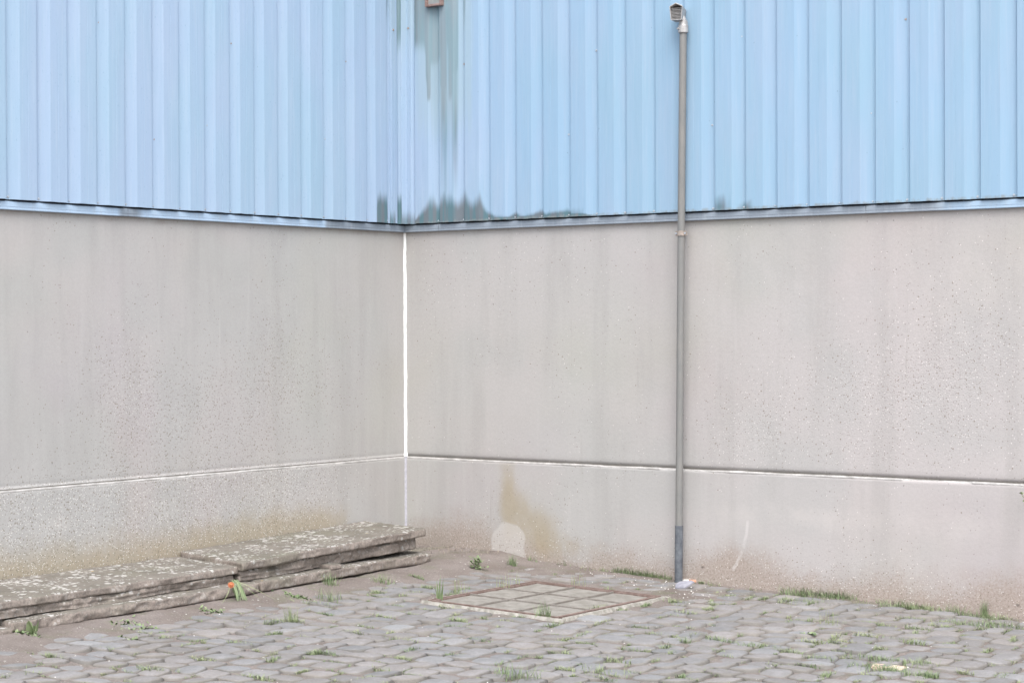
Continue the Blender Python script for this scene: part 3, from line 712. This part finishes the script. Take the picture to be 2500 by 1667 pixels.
# ------------------------------------------------------------------ broken slabs along the left wall
def rough_block(name, quad, th, parent=None, r=.012, amp=.006, front=.012, step=.016, seed=0, strat=0., mat=None):
    """quad: (u,v,z) of back-far, back-near, front-near, front-far top corners (back = at the wall, far = at the corner)"""
    bf, bn, fn, ff = [Vector(q) for q in quad]
    L = ((bf - bn).length + (ff - fn).length) / 2; Wd = ((bf - ff).length + (bn - fn).length) / 2
    def ax(n_len):
        n = max(3, int(n_len / step)); a = [i / n * n_len for i in range(n + 1)]
        a += [r * .35, r * .8, n_len - r * .35, n_len - r * .8]; return sorted(set(round(min(max(x, 0), n_len), 5) for x in a))
    A, Bx = ax(L), ax(Wd); Cz = sorted(set([0, th] + [round(th * q, 5) for q in (.08, .18, .3, .42, .55, .68, .8, .92)]))
    idx = {}; V = []; Fc = []
    def vid(a, b, c):
        k = (a, b, c)
        if k not in idx:
            rr_ = min(r, th * .45)
            q = Vector((min(max(a, rr_), L - rr_), min(max(b, rr_), Wd - rr_), min(max(c, rr_), th - rr_)))
            dv = Vector((a, b, c)) - q; ln = dv.length
            p = q + dv.normalized() * rr_ if ln > 1e-6 else Vector((a, b, c))
            s, t = p.x / L, p.y / Wd
            base = bf.lerp(bn, s).lerp(ff.lerp(fn, s), t)
            z = base.z - th + p.z
            nz = mn.fractal(Vector((base.x * 9 + seed, base.y * 9, z * 22)), .8, 2, 4)
            n2 = mn.noise(Vector((base.x * 2.2, base.y * 2.2 + seed, 1)))
            pos = Vector((base.x, base.y, z))
            fr = max(0, min(1, (b - Wd + .05) / .05)); lf = max(0, min(1, (.05 - a) / .05)) + max(0, min(1, (a - L + .05) / .05))
            e = front * (mn.noise(Vector((base.y * 4.5 + seed, 2, z * 6))) + .6 * mn.noise(Vector((base.y * 19 + seed, 5, z * 25))))
            e += strat * (mn.noise(Vector((base.y * 1.5, seed + 3, z * 70))) )
            pos.x += fr * e; pos.y += (e * .7) * (1 if a < L / 2 else -1) * lf
            top = c / th
            pos.z += amp * (nz * .55 + n2 * .8) * (top if c > 0 else 1)
            idx[k] = len(V); V.append((pos.x, -pos.y, pos.z))
        return idx[k]
    def face(Pn, Qn, fn_, flip):
        for i in range(len(Pn) - 1):
            for j in range(len(Qn) - 1):
                f = (fn_(Pn[i], Qn[j]), fn_(Pn[i + 1], Qn[j]), fn_(Pn[i + 1], Qn[j + 1]), fn_(Pn[i], Qn[j + 1]))
                Fc.append(f[::-1] if flip else f)
    A0, A1, B0, B1, C0, C1 = A[0], A[-1], Bx[0], Bx[-1], Cz[0], Cz[-1]
    # local axes: a along +v (world -y), b along +u, c up  -> (b, -a, c) right handed: a x b = -? handled by recalculation
    face(A, Bx, lambda a, b: vid(a, b, C1), False); face(A, Bx, lambda a, b: vid(a, b, C0), True)
    face(A, Cz, lambda a, c: vid(a, B1, c), True); face(A, Cz, lambda a, c: vid(a, B0, c), False)
    face(Bx, Cz, lambda b, c: vid(A1, b, c), False); face(Bx, Cz, lambda b, c: vid(A0, b, c), True)
    me = mesh(name, V, Fc)
    return link(name, me, mat or SLAB, parent, True)
# ledge course
def thing_one(o, label, cat): return tag(o, label, cat)
l1 = rough_block('kerb_slab', [(0.01, .50, .098), (0.01, 2.26, .100), (.800, 2.34, .100), (.690, .58, .103)], .064, seed=1, front=.014)
thing_one(l1, 'low thick concrete kerb under the raised slab, nearest the wall corner', 'kerb')
l2 = rough_block('kerb_slab', [(0.01, 2.27, .098), (0.01, 4.15, .090), (.775, 4.20, .082), (.808, 2.36, .098)], .062, seed=4, front=.022)
thing_one(l2, 'low concrete kerb under the longer lichen-covered slab, left of the orange flower', 'kerb')
l3 = rough_block('kerb_slab', [(0.01, 4.16, .07), (0.01, 5.9, .06), (.86, 5.9, .05), (.845, 4.24, .062)], .09, seed=9, front=.02)
thing_one(l3, 'end block of low concrete kerb at the left edge of the photo', 'kerb')
# left slab
sl = tag(empty('concrete_slab', (.35, -3.6, .1)), 'long lichen-covered concrete slab lying lower, left of the raised one', 'slab')
wp(rough_block('slab_top', [(0.008, 2.25, .192), (0.008, 6.0, .186), (.74, 6.0, .180), (.700, 2.42, .192)], .046, seed=12, front=.015, amp=.005), sl)
wp(rough_block('ragged_underside', [(0.01, 2.28, .144), (0.01, 5.9, .140), (.725, 5.9, .138), (.688, 2.45, .146)], .056, seed=15, front=.030, strat=.012), sl)
# right slab
sr = tag(empty('concrete_slab', (.35, -1.4, .15)), 'raised concrete slab with lichen crust, lying nearest the wall corner', 'slab')
wp(rough_block('slab_top', [(0.008, .46, .268), (0.008, 2.23, .221), (.755, 2.46, .222), (.670, .60, .262)], .052, seed=22, front=.014, amp=.005), sr)
wp(rough_block('ragged_underside', [(0.01, .50, .213), (0.01, 2.25, .170), (.72, 2.43, .172), (.635, .66, .208)], .078, seed=27, front=.026, strat=.014, r=.018), sr)
b_ = rough_block('concrete_lump', [(.60, 1.55, .135), (.60, 1.66, .135), (.765, 1.67, .13), (.765, 1.57, .13)], .035, seed=31, front=.01, r=.012)
tag(b_, 'small broken concrete lump wedged between raised slab and kerb', 'rubble')
# thin flakes lying on the raised slab
def shard(name, u, v, z, pts, th, mat, label, cat, rz=0):
    V = [(x, y, 0) for x, y in pts] + [(x * .92, y * .92, th) for x, y in pts]; n = len(pts)
    o = link(name, mesh(name, V, [tuple(reversed(range(n))), tuple(range(n, 2 * n))] + [(i, (i + 1) % n, n + (i + 1) % n, n + i) for i in range(n)]), mat)
    o.location = (u, -v, z); o.rotation_euler = (R(random.uniform(-4, 4)), R(random.uniform(-4, 4)), rz); return tag(o, label, cat)
u, v = g(818, 1282, .245); shard('stone_flake', u, v, .247, [(-.05, -.02), (.03, -.03), (.06, 0), (.01, .02), (-.04, .015)], .010, SLAB, 'small dark flake of stone lying on the raised slab near the wall', 'rubble')
u, v = g(908, 1279, .25); shard('stone_flake', u, v, .249, [(-.10, -.04), (.06, -.06), (.12, -.01), (.05, .05), (-.09, .04)], .009, SLAB, 'broad thin flake peeling off the raised slab close to the corner', 'rubble')
u, v = g(66, 1456, .17); o = shard('pebble', u, v, .160, [(-.016, -.01), (0, -.014), (.016, -.008), (.018, .008), (0, .014), (-.015, .008)], .018, simple('ochre_stone', (.50, .33, .15), (.62, .45, .25), 40), 'small ochre pebble on the front edge of the left slab', 'pebble')
# wire loop on the left slab
b = MB(); u, v = g(14, 1424, .18); b.tube([(u + .085 * math.cos(a), -v + .035 * math.sin(a), .184 + .004 * math.sin(3 * a)) for a in np.linspace(.3, 6.5, 28)], .0028, 6)
tag(b.build('wire_loop', simple('old_wire', (.12, .10, .09), (.2, .17, .15), 50)), 'thin dark wire loop lying on the left slab at the photo edge', 'wire')

# ------------------------------------------------------------------ manhole cover
u0, u1, v0, v1 = MAN; zc = gz((u0 + u1) / 2, (v0 + v1) / 2)
mh = tag(empty('manhole_cover', ((u0 + u1) / 2, -(v0 + v1) / 2, 0)), 'square rusty-framed manhole cover with concrete infill in the cobbles', 'manhole cover')
def gzs(u, v): return bed(u, v) + .015
def strip_rough(name, ua, ub_, va, vb, z_up, mat, amp=.004, step=.02, ez=.003):
    nx = max(2, int((ub_ - ua) / step)); ny = max(2, int((vb - va) / step)); V = []; Fc = []
    for j in range(ny + 1):
        for i in range(nx + 1):
            u = ua + (ub_ - ua) * i / nx; v = va + (vb - va) * j / ny
            e = mn.noise(Vector((u * 14, v * 14, 3))) * amp; border = i in (0, nx) or j in (0, ny)
            n3 = mn.noise(Vector((u * 30, v * 30, 8))) * ez
            V.append((u + (e if i in (0, nx) else 0), -v + (e if j in (0, ny) else 0), gzs(u, v) + z_up + n3 - ((.035 if name == 'concrete_surround' else .009) if border else 0)))
    for j in range(ny):
        for i in range(nx): k = j * (nx + 1) + i; Fc.append((k, k + nx + 1, k + nx + 2, k + 1))
    return wp(link(name, mesh(name, V, Fc), mat), mh)
fw = .042
strip_rough('concrete_surround', u0, u1, v0, v0 + fw, .002, CURB, .008); strip_rough('concrete_surround', u0, u1, v1 - fw * 1.25, v1, .004, CURB, .010)
strip_rough('concrete_surround', u0, u0 + fw, v0 + fw, v1 - fw, .002, CURB, .006); strip_rough('concrete_surround', u1 - fw * 1.5, u1, v0 + fw, v1 - fw, .004, CURB, .012)
a0, a1, c0_, c1 = u0 + fw, u1 - fw * 1.5, v0 + fw, v1 - fw * 1.25
def bar(ua, ub_, va, vb, up, name='iron_bar', mat=IRON):
    V = []
    for (u, v) in ((ua, va), (ub_, va), (ub_, vb), (ua, vb)): V.append((u, -v, gzs(u, v) + up - .05))
    for (u, v) in ((ua, va), (ub_, va), (ub_, vb), (ua, vb)): V.append((u, -v, gzs(u, v) + up))
    o = link(name, mesh(name, V, [(0, 1, 2, 3), (7, 6, 5, 4), (4, 5, 1, 0), (5, 6, 2, 1), (6, 7, 3, 2), (7, 4, 0, 3)]), mat); wp(o, mh); return o
iw = .012
for q in ((a0, a1, c0_, c0_ + iw), (a0, a1, c1 - iw, c1), (a0, a0 + iw, c0_ + iw, c1 - iw), (a1 - iw, a1, c0_ + iw, c1 - iw)): bar(*q, .006, 'outer_iron_frame')
g_ = iw + .006
e0, e1, f0, f1 = a0 + g_, a1 - g_, c0_ + g_, c1 - g_
jw = .015
for q in ((e0, e1, f0, f0 + jw), (e0, e1, f1 - jw, f1), (e0, e0 + jw, f0 + jw, f1 - jw), (e1 - jw, e1, f0 + jw, f1 - jw)): bar(*q, .003, 'lid_frame')
NU, NV = 3, 3; rb = .010
cu = (e1 - e0 - 2 * jw) / NU; cv = (f1 - f0 - 2 * jw) / NV
for i in range(NU):
    for j in range(NV):
        ua, ub2 = e0 + jw + i * cu, e0 + jw + (i + 1) * cu; va, vb = f0 + jw + j * cv, f0 + jw + (j + 1) * cv
        strip_rough('infill_panel', ua + (rb / 2 if i else 0), ub2 - (rb / 2 if i < NU - 1 else 0), va + (rb / 2 if j else 0), vb - (rb / 2 if j < NV - 1 else 0), .000 + .002 * ((i * 3 + j * 5) % 3) / 2, INFILL, .004, .03)
for i in range(1, NU): bar(e0 + jw + i * cu - rb / 2, e0 + jw + i * cu + rb / 2, f0 + jw, f1 - jw, .0045, 'lid_rib', LIDRIB)
for j in range(1, NV):
    for i in range(NU): bar(e0 + jw + i * cu + (rb / 2 if i else 0), e0 + jw + (i + 1) * cu - (rb / 2 if i < NU - 1 else 0), f0 + jw + j * cv - rb / 2, f0 + jw + j * cv + rb / 2, .0045, 'lid_rib', LIDRIB)
def under(ua, ub_, va, vb):
    bar(ua, ub_, va, vb, -.012, 'lid_bed', DIRT)
under(a0 + .001, a1 - .001, c0_ + .001, c1 - .001)

# ------------------------------------------------------------------ bits on the ground
u, v = g(1668, 1436); shard('slate_piece', u, v, gz(u, v) + .026, [(-.055, -.045), (.01, -.05), (.075, .015), (.06, .035), (-.02, .03), (-.05, 0)], .008, simple('lilac_slate', (.20, .20, .235), (.29, .285, .32), 35), 'flat grey-lilac slate fragment at the foot of the vent pipe', 'slate', R(36)).rotation_euler = (R(22), R(-3), R(36))
u, v = g(1693, 1425); shard('brick_fragment', u, v, gz(u, v) + .0, [(-.03, -.02), (.02, -.025), (.035, .01), (-.02, .025)], .016, simple('red_brick', (.42, .22, .14), (.55, .32, .22), 30), 'small orange brick fragment beside the slate at the pipe foot', 'brick', .4)
u, v = g(1672, 1418.5); shard('plaster_chip', u, v, gz(u, v) + .004, [(-.03, -.006), (.028, -.008), (.032, .004), (-.026, .008)], .008, WHITE, 'white finger-sized plaster chip right beside the dark pipe foot', 'debris', .3)
u, v = g(2170, 1631); shard('brick', u, v, gz(u, v) - .004, [(-.085, -.055), (.075, -.06), (.085, .045), (.04, .06), (-.075, .06), (-.09, .02)], .015, simple('pale_brick', (.40, .28, .21), (.66, .56, .46), 38, bump=.01), 'pale peach brick bedded in the cobbles with grass around it', 'brick', R(18))
# loose chips: nobody could count them
rc = random.Random(5); b = MB()
def chip(u, v, s):
    z = gz(u, v) + (.008 if dirt(u, v) < .02 else 0) + .002; a = rc.uniform(0, 6.28); n = 5
    P_ = [(u + s * rc.uniform(.6, 1.2) * math.cos(a + 6.28 * k / n), -v + s * rc.uniform(.6, 1.2) * math.sin(a + 6.28 * k / n), z) for k in range(n)]
    P_.append((u, -v, z + s * rc.uniform(.7, 1.1)))
    b.add(P_, [(k, (k + 1) % n, n) for k in range(n)])
for _ in range(260):
    u, v = rc.uniform(.85, 6), rc.uniform(.05, 5.5); chip(u, v, rc.choice((.002, .003, .003, .005)))
for (px, py, n, sx, sy) in ((1640, 1430, 50, 45, 14), (1560, 1418, 22, 60, 12), (1490, 1410, 20, 30, 8), (1720, 1450, 40, 50, 12), (2130, 1478, 20, 40, 10), (2410, 1520, 20, 60, 10), (330, 1530, 14, 200, 30), (880, 1430, 14, 200, 30)):
    for _ in range(n):
        u, v = g(px + rc.gauss(0, sx), py + rc.gauss(0, sy))
        if u > .86 and v > .04: chip(u, v, rc.choice((.002, .003, .004, .006)))
cm = M('pale_chips', .8, .3); cm = cm.col(cm.mix(cm.rnd(True), (.38, .35, .32), (.72, .71, .69)))
tag(b.build('gravel_chips', cm), 'pale stone and plaster chips strewn over the cobbles and dirt', 'gravel', kind='stuff')

# ------------------------------------------------------------------ grass and weeds
class Tuft:
    def __init__(s): s.V = []; s.F = []; s.D = []
    def blade(s, p, h, lean, az, w, dry, curl=1.):
        d = Vector((math.cos(az), math.sin(az), 0)); side = Vector((-d.y, d.x, 0)); k = len(s.V); n = 4
        for i in range(n + 1):
            t = i / n; q = Vector(p) + Vector((0, 0, h * (t - .35 * lean * curl * t * t))) + d * (h * lean * t ** 1.6)
            ww = w * (1 - t ** 1.5) * .5 + .0002
            s.V += [tuple(q - side * ww), tuple(q + side * ww)]; s.D += [dry, dry]
        for i in range(n): a = k + 2 * i; s.F.append((a, a + 1, a + 3, a + 2))
    def leaf(s, p, az, el, L, w, dry=0.):
        d = Vector((math.cos(az) * math.cos(el), math.sin(az) * math.cos(el), math.sin(el))); side = Vector((-math.sin(az), math.cos(az), 0)); p = Vector(p); k = len(s.V)
        up = side.cross(d) * -.12 * L
        s.V += [tuple(p), tuple(p + d * L * .35 + side * w - up), tuple(p + d * L * .4 + up * .2), tuple(p + d * L * .35 - side * w - up), tuple(p + d * L * .8 + side * w * .6), tuple(p + d * L * .8 - side * w * .6), tuple(p + d * L)]
        s.D += [dry] * 7; s.F += [(k, k + 1, k + 2), (k, k + 2, k + 3), (k + 1, k + 4, k + 6, k + 2), (k + 2, k + 6, k + 5, k + 3)]
    def build(s, name, loc=(0, 0, 0), mat=None):
        me = mesh(name, s.V, s.F); at = me.attributes.new('dry', 'FLOAT', 'POINT'); at.data.foreach_set('value', s.D)
        o = link(name, me, mat or GRASS); o.location = loc; return o
rg = random.Random(21)
def gtop(u, v): return max(gz(u, v), bed(u, v) + .006)
def fill(t, ox, oy, u, v, n, h, ru, rv, dry, w=.0022, rot=0., lean=(.2, .9)):
    h *= 1.2
    for _ in range(n):
        a, b_ = max(-1.7 * ru, min(1.7 * ru, rg.gauss(0, ru))), max(-1.7 * rv, min(1.7 * rv, rg.gauss(0, rv))); du, dv = a * math.cos(rot) - b_ * math.sin(rot), a * math.sin(rot) + b_ * math.cos(rot)
        uu, vv = u + du, max(.006, v + dv); z = gtop(uu, vv) - .003
        t.blade((uu - ox, -vv - oy, z), h * rg.uniform(.45, 1.15), rg.uniform(*lean), rg.uniform(0, 6.28), w * rg.uniform(.7, 1.4), max(0, min(1, dry + rg.uniform(-.25, .25))))
def tuft(px, py, n, h, ru, rv, dry, label, w=.0024, cat='grass', name='grass_tuft', lean=(.2, .9)):
    u, v = g(px, py); t = Tuft(); fill(t, u, -v, u, v, n, h, ru, rv, dry, w, 0, lean)
    return tag(t.build(name, (u, -v, 0)), label, cat, 'grass tufts in the cobbles and along the wall')
tuft(1251, 1378, 60, .085, .022, .012, .0, 'dark green grass tuft against the wall below the round pale patch', lean=(.2, 1.0))
tuft(1560, 1403, 170, .055, .075, .02, .15, 'darker left part of the lush grass strip left of the pipe foot')
tuft(1618, 1411, 190, .045, .07, .018, .25, 'bright lush grass directly left of the dark pipe foot')
tuft(1939, 1455, 120, .055, .05, .03, .15, 'spiky grass tuft by the wall, first of the row right of the pipe')
tuft(2012, 1461, 200, .055, .09, .03, .15, 'wide grass clump by the wall in front of its dry stalk')
tuft(2062, 1466, 90, .06, .05, .025, .3, 'grass tuft at the right end of the widest wall clump')
tuft(1976, 1476, 150, .035, .09, .03, .25, 'low grass spreading over stones in front of the widest wall clump')
tuft(2212, 1487, 190, .05, .09, .03, .2, 'round grass clump at the wall, between two bare stretches')
tuft(2262, 1496, 70, .05, .05, .02, .45, 'dull brownish grass tuft just right of the round wall clump')
tuft(2334, 1503, 120, .065, .05, .025, .2, 'leaning grass tuft on the wall line, left of the tallest spike')
tuft(2403, 1508, 60, .085, .012, .008, .15, 'tall narrow grass spike against the wall at far right', lean=(.02, .22))
tuft(2395, 1512, 120, .05, .06, .02, .25, 'low grass round the foot of the tall spike at far right')
tuft(2440, 1534, 170, .045, .07, .04, .1, 'dense green tuft in the cobbles nearest the right photo edge')
tuft(2360, 1530, 140, .04, .07, .04, .25, 'wide low tuft in the cobbles below the tall spike')
tuft(1074, 1468, 26, .13, .012, .008, .05, 'dark upright grass tuft left of the manhole cover', w=.005, lean=(.05, .4))
tuft(1338, 1512, 34, .10, .014, .010, .1, 'grass blades growing from the front corner of the manhole', w=.003, lean=(.05, .5))
tuft(1317, 1510, 30, .08, .014, .010, .1, 'short grass blades just left of the manhole front corner', w=.003)
tuft(710, 1520, 60, .085, .022, .014, .55, 'yellow-green upright tuft in the cobbles before the raised slab', lean=(.05, .45))
tuft(806, 1426, 60, .075, .03, .02, .15, 'grass tuft growing at the kerb front, middle of its length', lean=(.1, .8))
tuft(805, 1468, 60, .07, .05, .02, .2, 'thin grass in dirt between kerb and yellow-green tuft', lean=(.1, .7))
tuft(938, 1424, 70, .055, .05, .02, .25, 'grass tuft in dirt near the right end of the kerb')
tuft(1257, 1660, 110, .075, .07, .04, .1, 'dense green tuft at the bottom edge of the photo, centre')
tuft(2170, 1644, 200, .045, .12, .03, .15, 'grass fringe in front of the peach brick')
tuft(2150, 1616, 150, .035, .11, .02, .15, 'grass fringe behind the peach brick')
tuft(2232, 1625, 110, .04, .06, .04, .3, 'grass tuft right of the peach brick')
tuft(1478, 1645, 70, .04, .08, .03, .3, 'low grass in the joint at bottom centre right')
for (px, py, lab) in ((1262, 1432, 'sparse pale stalks behind the manhole, nearest its back corner'), (1230, 1440, 'sparse pale stalks behind the left back edge of the manhole'), (1413, 1428, 'single tall pale stalks behind the right back edge of the manhole'), (1122, 1450, 'row of short pale stalks left of the manhole'), (2023, 1528, 'short pale stalks between cobbles below the wall grass')):
    tuft(px, py, 14, .085, .03, .012, .85, lab, w=.0028, lean=(.02, .25))
# broad-leaved weeds
def weed(px, py, n, L, ru, rv, label, z=None, el=(.1, .7), up=0.):
    u, v = g(px, py, z); t = Tuft()
    for _ in range(n):
        uu, vv = u + rg.gauss(0, ru), v + rg.gauss(0, rv); zz = (gtop(uu, max(.01, vv)) if z is None else z) + rg.uniform(0, up)
        t.leaf((uu - u, -vv + v, zz), rg.uniform(0, 6.28), rg.uniform(*el), L * rg.uniform(.6, 1.2), L * .28 * rg.uniform(.8, 1.3), rg.uniform(0, .35))
    return tag(t.build('weed', (u, -v, 0)), label, 'weed', 'broad-leaved weeds', 'stuff' if ru > .045 else None)
weed(1165, 1372, 60, .032, .022, .012, 'small leafy plant against the right wall near the corner', up=.07)
weed(322, 1527, 90, .026, .09, .05, 'flat clover-like weed patch in the dirt before the long kerb')
weed(310, 1563, 60, .022, .06, .04, 'small dull weed patch just in front of the clover-like patch')
weed(518, 1492, 60, .026, .05, .03, 'low green weed in dirt left of the orange flower')
weed(727, 1457, 80, .024, .06, .02, 'flat green weed in the dirt before the raised slab')
weed(52, 1543, 60, .028, .06, .02, 'low grey-green weed at the foot of the kerb, far left')
weed(80, 1546, 3, .075, .008, .006, 'single upright green leaf at the kerb foot, far left', el=(1.0, 1.4))
weed(1975, 1553, 24, .024, .015, .012, 'tiny leafy weed on the palest cobble', up=.02)
weed(4, 1497, 60, .03, .02, .02, 'dark leafy weed under the slab edge at the left photo edge', z=.10, up=.05)
# weed with long arching leaves and an orange flower, growing out of the kerb gap
uf, vf = g(612, 1452, .06); t = Tuft()
def strand(pts, w, dry):
    k = len(t.V); pts = [Vector(p) for p in pts]; n = len(pts)
    P2 = []
    for i in range(n - 1):
        for q in (0, .5): P2.append(pts[i].lerp(pts[i + 1], q))
    P2.append(pts[-1]); n = len(P2)
    P2 = [P2[0]] + [(P2[i - 1] + P2[i] * 2 + P2[i + 1]) / 4 for i in range(1, n - 1)] + [P2[-1]]
    for i, p in enumerate(P2):
        ww = w * .5 * min(1, .5 + i * .3) * (1 - (i / n) ** 3); sd_ = Vector((.8, .6, 0)) * ww
        t.V += [tuple(p - sd_), tuple(p + sd_)]; t.D += [dry, dry]
    for i in range(n - 1): a = k + 2 * i; t.F.append((a, a + 1, a + 3, a + 2))
z0_ = gz(.9, vf)
for k in range(17):
    a_ = rg.uniform(-.03, .03); e_ = rg.uniform(.6, 1.1)
    strand([(-.085 + rg.uniform(-.01, .01), a_ * .6 + .015, .105), (-.055, a_ * .9 + .012, .135 + rg.uniform(-.01, .015)), (-.02 * e_, a_ + .012, .10), (.012 * e_, a_ * 1.2 + .004, .05), (.035 * e_, a_ * 1.5 - .006, z0_ + rg.uniform(.0, .012))], rg.uniform(.004, .007), rg.uniform(0, .3))
for dx, dy, dr in ((.10, .06, .5), (.16, .10, .9), (.02, -.12, .9), (.12, .12, .2)):
    strand([(-.10, .0, .12), (-.04, dy * .3, .13), (dx * .4, dy * .7, .085), (dx, dy * 1.3, z0_ + .01)], .005, dr)
wf = empty('flowering_weed', (.865, -vf, 0)); tag(wf, 'long-leaved weed with one orange flower growing at the kerb gap', 'weed')
o = t.build('leaves'); o.parent = wf
# flower head: ring of petals round a small dome, on a stem
fu, fv = g(586, 1412, .135)
fp = Vector((fu + .10, -fv - .0, .125)) - wf.location
fx = wall_s  # (unused helper kept short)
Pc = Vector((.885, -(vf + .085), .122)) - wf.location
b = MB(); b.tube([(-.02, 0, gz(.86, vf)), (Pc.x * .4, Pc.y * .5, .07), (Pc.x, Pc.y, .118)], .0022, 6); b.build('stem', simple('green_stem', (.14, .22, .08), (.2, .3, .12), 30), wf)
view = (CAMP - (wf.location + Pc)).normalized(); view.z += .35; view.normalize()
A_ = view.orthogonal().normalized(); B_ = view.cross(A_); b = MB()
for ring, (rad, n, lift) in enumerate(((.021, 14, .0), (.016, 12, .004), (.010, 9, .008))):
    for k in range(n):
        a = 6.283 * k / n + ring * .3; d = A_ * math.cos(a) + B_ * math.sin(a); s_ = A_ * -math.sin(a) + B_ * math.cos(a); w_ = rad * .26
        r0 = Pc + view * lift; b.add([r0 + d * .003, r0 + d * rad * .6 + s_ * w_ + view * .004, r0 + d * rad + view * .001, r0 + d * rad * .6 - s_ * w_ + view * .004], [(0, 1, 2, 3)])
fo = simple('orange_petal', (.44, .14, .065), (.54, .22, .12), 60, .6); b.build('petals', fo, wf)
b = MB(); b.tube([Pc - view * .012, Pc + view * .002, Pc + view * .013], [.004, .008, .003], 10); b.build('flower_centre', simple('orange_centre', (.50, .17, .07), (.62, .28, .13), 60, .7), wf)
# twig at the right edge, in front of the wall
s0, z0 = wall_pt(2496, 1214, 'R', .05); t = Tuft()
b = MB(); b.tube([(.16, 0, -.20), (.06, -.01, -.06), (0, 0, 0), (-.018, 0, .022)], [.003, .0022, .0014, .001], 6)
tw = tag(empty('twig', (s0 + .01, -.05, z0)), 'thin leafy twig poking into view at the right edge before the wall', 'twig')
b.build('stem', simple('twig_bark', (.16, .14, .09), (.22, .2, .13), 30), tw)
for q in ((-.018, 0, .022), (-.012, 0, .018), (-.004, .004, .004), (-.005, 0, -.025), (.01, 0, -.012), (-.02, 0, .026)):
    for _ in range(2): t.leaf(q, rg.uniform(0, 6.28), rg.uniform(0, 1.2), .016, .005, .3)
o = t.build('leaves'); o.parent = tw
b = MB(); b.tube([(.135, 0, -.45), (.15, -.01, -.32), (.16, 0, -.20)], [.004, .0035, .003], 6); b.build('stem', tw.children[0].data.materials[0], tw)
# small growth in the joints that nobody could count
t = Tuft(); f_ = .2979
J5 = [(430, 1360), (330, 1420), (860, 1300), (50, 1520), (1230, 1475), (1340, 1210), (1660, 1390), (1960, 1265), (250, 1505), (1950, 1090)]
J6 = [(580, 930), (220, 1090), (1350, 850), (1750, 820), (1680, 860), (890, 1180), (1400, 700), (1090, 840), (1170, 810), (1730, 1070), (1680, 1120), (1280, 1380), (730, 1415), (1110, 1480), (670, 1340), (560, 1340), (1210, 890), (1490, 990), (1650, 970), (420, 1080), (230, 1180), (650, 1010), (1500, 800), (1270, 1230), (90, 1540), (1370, 1310), (1700, 1360), (1000, 1550), (1150, 1040), (1230, 955), (1920, 1225), (240, 1390)]
J7 = [(230, 1035), (500, 1110), (770, 1180), (580, 1230), (1090, 1205), (1180, 1310), (1000, 1400), (730, 1440), (1130, 1490), (960, 1560), (1590, 1240), (1730, 760), (1940, 860), (2120, 880), (1860, 940), (1780, 980), (1600, 1010), (1070, 980), (1260, 940), (860, 970), (1440, 1285), (1880, 1230), (2130, 1285), (1670, 1200), (950, 810), (1500, 910), (880, 1400), (780, 1260), (1220, 1125), (1380, 1180), (1460, 1350), (840, 1530), (1800, 1310), (1550, 1530), (1830, 1490), (600, 1340), (610, 1480)]
J8 = [(210, 905), (830, 940), (610, 1025), (430, 1065), (640, 1080), (840, 980), (930, 1090), (1230, 950), (1380, 970), (1420, 1020), (1480, 1095), (1310, 1135), (1250, 1055), (1040, 1105), (880, 1190), (940, 1150), (650, 1210), (1570, 1260), (1010, 1305), (600, 1250), (30, 1275), (260, 1330), (780, 1375), (210, 1445), (410, 1440), (570, 1520), (1000, 1390), (930, 1440), (1090, 1470), (1900, 1440), (960, 1520), (1400, 1520), (1870, 1320), (270, 1080), (450, 1250), (1300, 1170), (500, 1380), (680, 1290), (700, 1235), (1140, 1215), (1530, 1120), (1800, 1130), (1700, 1500), (2050, 1520), (2100, 1240), (1280, 1250), (50, 885)]
for ox, oy, L in ((0, 1200, J5), (600, 1200, J6), (1200, 1200, J7), (1850, 1200, J8)):
    for x, y in L:
        u, v = g(ox + x * f_, oy + y * f_)
        if u < .85 and v > .5: continue
        rot = rg.choice((0, 0, math.pi / 2)); dry = rg.choice((.1, .3, .45, .7))
        fill(t, 0, 0, u, v, rg.randint(45, 110), rg.uniform(.018, .036), rg.uniform(.025, .06), .010, dry, .0028, rot, (.4, 1.4))
for _ in range(480):                                             # finer growth in random joints
    s_ = rg.choice(stones); dep, lat, uc, vc, du, dv = s_[:6]
    if dirt(uc, vc) > .02: continue
    if rg.random() < .5: u, v, rot = uc + du / 2, vc + rg.uniform(-.4, .4) * dv, math.pi / 2
    else: u, v, rot = uc + rg.uniform(-.4, .4) * du, vc + dv / 2, 0
    if MAN[0] < u < MAN[1] and MAN[2] < v < MAN[3]: continue
    fill(t, 0, 0, u, v, rg.randint(12, 44), rg.uniform(.010, .022), rg.uniform(.012, .035), .005, rg.choice((.3, .5, .8)), .002, rot, (.4, 1.4))
for _ in range(24):
    u = rg.uniform(.95, 5.3); fill(t, 0, 0, u, rg.uniform(.015, .05), rg.randint(6, 30), rg.uniform(.02, .045), rg.uniform(.01, .05), .008, rg.choice((.2, .5, .9)), .0024, 0, (.3, 1.2))
tag(t.build('joint_grass'), 'short sparse grass and moss growing in the cobble joints', 'grass', kind='stuff')
# dry straw in the corner
t = Tuft()
for _ in range(150):
    u, v = abs(rg.gauss(.45, .22)) + .02, abs(rg.gauss(.0, .16)) + .02
    t.blade((u, -v, gtop(u, v)), rg.uniform(.02, .05), rg.uniform(1, 2.2), rg.uniform(0, 6.28), .002, 1.)
sm = M('dry_straw', .9, .1); sm = sm.col(sm.mix(sm.rnd(True), (.20, .16, .13), (.38, .33, .27)))
tag(t.build('dry_straw', mat=sm), 'thin dry straw and litter gathered in the wall corner', 'straw', kind='stuff')
